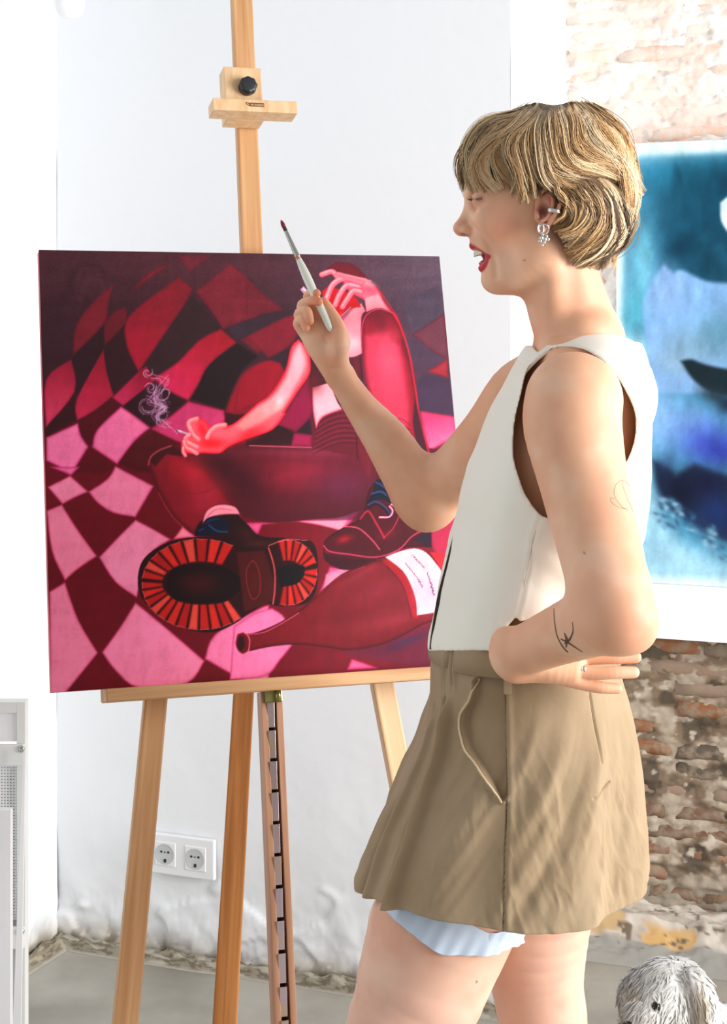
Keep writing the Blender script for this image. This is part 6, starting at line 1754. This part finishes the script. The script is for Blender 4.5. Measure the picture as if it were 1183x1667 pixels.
def make_clumps(GG, n, per, width, lift_rng, far, dark_f, wave=4.0, s0f=.15):
    m = len(GG)
    for c in range(n):
        g = hr.uniform(0, m - 1.001); i = int(g); f = g - i; base = GG[i] * (1 - f) + GG[i + 1] * f
        t = np.linspace(0, 1, NSEG)
        cut = hr.uniform(.86, 1.0) if hr.random() < .5 else 1.0
        s0 = hr.uniform(0, .30) if hr.random() < s0f else 0.0
        tt = s0 + (cut - s0) * t
        base = np.stack([np.interp(tt, t, base[:, 0]), np.interp(tt, t, base[:, 1])], 1)
        T = np.gradient(base, axis=0); T /= np.linalg.norm(T, axis=1)[:, None] + 1e-9; Nn = np.stack([-T[:, 1], T[:, 0]], 1)
        ph, am = g * 1.15 + hr.normal(0, .7), wave * hr.uniform(.6, 1.5)
        base = base + Nn * (am * np.sin(tt * hr.uniform(5.5, 7.5) + ph) * ss(.05, .4, tt))[:, None] + Nn * (hr.normal(0, 2.2))
        lift = hr.uniform(*lift_rng)
        u0, v0 = base[5]
        fr = ss(880, 790, u0); hi = hr.random()
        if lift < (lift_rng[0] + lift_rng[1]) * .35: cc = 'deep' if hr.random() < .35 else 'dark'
        elif hi < .34 + .22 * fr: cc = 'pale'
        elif hi < .68 + .2 * fr: cc = 'gold'
        elif hi < .90: cc = 'mid'
        else: cc = 'dark'
        if dark_f and hr.random() < dark_f: cc = hr.choice(['ash', 'dark', 'mid', 'ash', 'deep'])
        rgb = np.array(PAL[cc], float) * hr.uniform(.92, 1.06)
        w = width * hr.uniform(.6, 1.3)
        prof = np.interp(t, [0, .15, .6, .85, 1], [.7, 1, .95, .7, .16])
        for k in range(per):
            a = hr.normal(0, .45); dl = hr.normal(0, .0020)
            e_ = hr.uniform(.86, 1.0) if hr.random() < .7 else 1.0
            q = base + Nn * (a * w * prof + hr.normal(0, .5) * ss(.7, 1, tt) * 3.0)[:, None]
            if e_ < 1: q = np.stack([np.interp(t * e_, t, q[:, 0]), np.interp(t * e_, t, q[:, 1])], 1)
            y = hull_y(q[:, 0], q[:, 1]) + (lift + dl) * ss(.0, .25, tt) * (.6 + .4 * np.sin(tt * 3.1)) - (.008 * ss(.12, 0, t) if s0 > 0 else 0)
            Y = YM - y if not far else YM + y
            P = np.stack([(q[:, 0] - CX) / F * (YM - y), Y, EYE + (CY - q[:, 1]) / F * (YM - y)], 1)
            SV.append(P); cv = rgb * hr.uniform(.90, 1.07)
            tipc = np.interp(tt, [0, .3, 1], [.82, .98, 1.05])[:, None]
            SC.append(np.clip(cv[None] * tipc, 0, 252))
make_clumps(GL, 84, 28, 10, (-.006, .004), False, .60, 5.0)
make_clumps(GL, 46, 14, 4, (.002, .010), False, .45, 6.0, .5)
make_clumps(GT, 80, 26, 13, (-.008, .000), False, .40)
make_clumps(GT, 150, 34, 10, (-.001, .008), False, 0.06, 7.5, .12)
make_clumps(GL[2:6], 30, 18, 9, (.002, .010), False, .85, 7.0, .3)
make_clumps(GT, 40, 16, 6, (.003, .009), False, 0.0, 7.5, .1)
make_clumps(GL, 30, 12, 10, (-.004, .003), True, .5)
make_clumps(GT, 90, 16, 13, (-.004, .006), True, .10)
SVa = np.array(SV); SCa = np.array(SC)
n_s = len(SVa); print('strands', n_s)
Tn = np.gradient(SVa, axis=1); Tn /= np.linalg.norm(Tn, axis=2)[..., None] + 1e-9
ref = np.array([.2, 1., .1]); N1 = np.cross(Tn, ref); N1 /= np.linalg.norm(N1, axis=2)[..., None] + 1e-9; N2 = np.cross(Tn, N1)
rad = (np.interp(np.linspace(0, 1, NSEG), [0, .1, .7, 1], [.00036, .00050, .00042, .00008]))[None, :, None] * hr.uniform(.8, 1.3, (n_s, 1, 1))
ringv = [SVa + rad * (N1 * math.cos(a) + N2 * math.sin(a)) for a in (0, 2.094, 4.189)]
Vh = np.stack(ringv, 2).reshape(-1, 3); Ch = np.repeat(SCa[:, :, None, :], 3, 2).reshape(-1, 3)
bi = (np.arange(n_s)[:, None, None] * NSEG + np.arange(NSEG - 1)[None, :, None]) * 3; kk = np.arange(3)[None, None, :]
Fh = np.stack([bi + kk, bi + (kk + 1) % 3, bi + 3 + (kk + 1) % 3, bi + 3 + kk], -1).reshape(-1, 4)
M_hair = material('blonde_hair', attr='Col', rough=0.38, spec=0.45)
hair = mesh_obj('hair', Vh, Fh, M_hair, woman, True, lin(Ch)); hair['kind'] = 'stuff'
hair['label'] = 'short wavy blonde hair with pale highlights and fringe'
# ------------------------------------------------------------------ small white dog behind the woman
DY = 2.75
def Dp(u, v, dy=0.0): return px(u, v, DY + dy)
dog = []
q_ = dog.append
q_(ell(Dp(1092, 1622), (.070, .063, .063), k=0))
q_(chain([Dp(1070, 1640, -.03), Dp(1046, 1661, -.052), Dp(1030, 1673, -.062)], [.042, .031, .022], k=.02))
q_(chain([Dp(1100, 1640, .02), Dp(1150, 1700, .08), Dp(1200, 1720, .14)], [.055, .070, .078], k=.03))
q_(chain([Dp(1190, 1715, .12), Dp(1290, 1712, .24), Dp(1400, 1710, .36)], [.078, .080, .076], k=.03))
for (u, dy, sd) in ((1165, .05, -.035), (1185, .16, .035), (1385, .34, -.035), (1400, .42, .035)):
    a = Dp(u, 1735, dy); a[1] += sd; b = a.copy(); b[2] = .09; c = a.copy(); c[2] = .018; c[0] -= .006
    e = c.copy(); e[0] -= .026; e[2] = .016
    q_(chain([a, b, c], [.036, .024, .018], k=.02)); q_(chain([c, e], [.018, .016], k=.01))
q_(chain([Dp(1400, 1690, .37), Dp(1430, 1650, .40), Dp(1415, 1615, .38)], [.03, .024, .016], k=.02))
# drop ears
q_(chain([Dp(1126, 1590, -.035), Dp(1142, 1625, -.052), Dp(1142, 1668, -.055)], [.015, .022, .016], k=.012))
q_(chain([Dp(1040, 1588, .045), Dp(1024, 1620, .060), Dp(1022, 1650, .062)], [.014, .018, .013], k=.012))
dog_fn = lambda P: field(dog, P)
lo_ = np.min([p.lo for p in dog], 0) - .02; hi_ = np.max([p.hi for p in dog], 0) + .02; lo_[2] = -.002
Vd, Qd = polygonise(dog_fn, lo_, hi_, .005)
M_dogskin = material('white_coat', (254, 253, 250), 0.85, spec=.05, sss=(.5, (1, 1, 1), .02))
M_fur = material('white_fur', attr='Col', rough=.9, spec=.05)
nt_ = M_fur.node_tree; tr_ = nt_.nodes.new('ShaderNodeBsdfTranslucent'); mx_ = nt_.nodes.new('ShaderNodeMixShader'); mx_.inputs[0].default_value = .40
at_ = [n for n in nt_.nodes if n.type == 'ATTRIBUTE'][0]; nt_.links.new(at_.outputs['Color'], tr_.inputs['Color'])
nt_.links.new(nt_.nodes['Principled BSDF'].outputs[0], mx_.inputs[1]); nt_.links.new(tr_.outputs[0], mx_.inputs[2]); nt_.links.new(mx_.outputs[0], nt_.nodes['Material Output'].inputs[0])
dogt = thing('dog', 'small fluffy white dog on the floor behind the woman, lower right', 'dog', (Dp(1250, 1700, .2)[0], DY + .2, 0))
mixed_obj('body', Vd, Qd, [], M_dogskin, dogt)
dr = np.random.default_rng(4)
gd = grad(dog_fn, Vd, .002)
head = ((Vd - Dp(1085, 1640, -.01)) ** 2).sum(1) < .12 ** 2
wgt = np.where(head, 1.0, .22); wgt[Vd[:, 2] < .02] = 0
ns = 7500
ix = dr.choice(len(Vd), ns, p=wgt / wgt.sum())
P0 = Vd[ix] + dr.normal(0, .0016, (ns, 3)); Ng = gd[ix]
hc = Dp(1088, 1624)
flow = np.tile(np.array([0, 0, -1.]), (ns, 1)); flow[:, 0] += np.where(P0[:, 0] > hc[0], .35, -.45) ; flow[:, 1] += -.25 * (P0[:, 1] < DY)
cl_ = (fbm(P0 * 60, 2) - .5)[:, None] * np.array([[2.2, .4, .3]]) + (fbm(P0 * 60 + 40, 2) - .5)[:, None] * np.array([[.3, .6, 1.2]]); flow += cl_ + dr.normal(0, .12, (ns, 3)); flow -= Ng * (flow * Ng).sum(1)[:, None]; flow /= np.linalg.norm(flow, axis=1)[:, None] + 1e-9
u_d, v_d = proj(P0)
muz = np.exp(-((u_d - 1040) / 26.) ** 2 - ((v_d - 1672) / 22.) ** 2)
Lf = dr.uniform(.013, .026, ns) * (1 - .45 * muz)
eye_c = np.exp(-((u_d - 1068) / 11.) ** 2 - ((v_d - 1639) / 9.) ** 2); Lf *= 1 - .75 * eye_c
seg = 6; tq = np.linspace(0, 1, seg)
bend = dr.normal(0, .07, (ns, 3))
SP = P0[:, None] + (Ng[:, None] * (.14 * tq - .10 * tq ** 2)[None, :, None] + flow[:, None] * (.45 * tq + .55 * tq ** 2)[None, :, None] + bend[:, None] * (tq ** 2)[None, :, None]) * Lf[:, None, None]
Tn = np.gradient(SP, axis=1); Tn /= np.linalg.norm(Tn, axis=2)[..., None] + 1e-9
N1 = np.cross(Tn, np.array([.2, 1., .1])); N1 /= np.linalg.norm(N1, axis=2)[..., None] + 1e-9; N2 = np.cross(Tn, N1)
rad = np.interp(tq, [0, .5, 1], [.0022, .0019, .0003])[None, :, None] * np.ones((ns, 1, 1))
Vf_ = np.stack([SP + rad * (N1 * math.cos(a) + N2 * math.sin(a)) for a in (0, 2.094, 4.189)], 2).reshape(-1, 3)
cf = np.tile(np.array([253., 252, 248]), (ns, 1)) * dr.uniform(.95, 1.02, (ns, 1))
def tint(col, u0, v0, ru, rv, amt):
    w = (np.exp(-((u_d - u0) / ru) ** 2 - ((v_d - v0) / rv) ** 2) * amt)[:, None]; cf[:] = cf * (1 - w) + np.array(col, float) * w
tint((206, 180, 140), 1033, 1618, 12, 9, .6); tint((206, 184, 146), 1014, 1660, 12, 10, .6); tint((214, 190, 150), 1140, 1640, 12, 34, .55); tint((150, 140, 130), 1050, 1652, 14, 8, .4)
cf = np.clip(cf, 0, 254)
bi = (np.arange(ns)[:, None, None] * seg + np.arange(seg - 1)[None, :, None]) * 3; kk = np.arange(3)[None, None, :]
Ff = np.stack([bi + kk, bi + (kk + 1) % 3, bi + 3 + (kk + 1) % 3, bi + 3 + kk], -1).reshape(-1, 4)
fur = mesh_obj('fur', Vf_, Ff, M_fur, dogt, True, lin(np.repeat(cf, seg * 3, 0))); fur['kind'] = 'stuff'
nr_ = np.stack([(N1 * math.cos(a) + N2 * math.sin(a)) for a in (0, 2.094, 4.189)], 2) * .18 + Ng[:, None, None, :]
nr_ = nr_.reshape(-1, 3); nr_ /= np.linalg.norm(nr_, axis=1)[:, None] + 1e-9
try: fur.data.normals_split_custom_set_from_vertices(nr_.astype(np.float32).tolist())
except Exception as ex: print('custom normals', ex)
M_eye = material('dark_eye', (16, 10, 8), .08)
def ball(c, r, sq=(1, 1, 1)):
    n1, n2 = 14, 18; V = []; Fq = []
    for i in range(n1 + 1):
        for j in range(n2):
            a, b = math.pi * i / n1, 2 * math.pi * j / n2; V.append(c + np.array([math.sin(a) * math.cos(b) * sq[0], math.sin(a) * math.sin(b) * sq[1], math.cos(a) * sq[2]]) * r)
    for i in range(n1):
        for j in range(n2): Fq.append((i * n2 + j, i * n2 + (j + 1) % n2, (i + 1) * n2 + (j + 1) % n2, (i + 1) * n2 + j))
    return np.array(V), Fq
pe = march(1068, 1639, dog_fn, 2.4, 3.0)
for k, c in enumerate((pe if pe is not None else Dp(1068, 1639, -.05), Dp(1035, 1640, .035))):
    vv, ff = ball(c + (np.array([0, .0015, 0]) if k == 0 else 0), .0080); mesh_obj('eye', vv, ff, M_eye, dogt, True)
vv, ff = ball(Dp(1021, 1672, -.078), .012, (1, 1, .8)); mesh_obj('nose', vv, ff, M_eye, dogt, True)
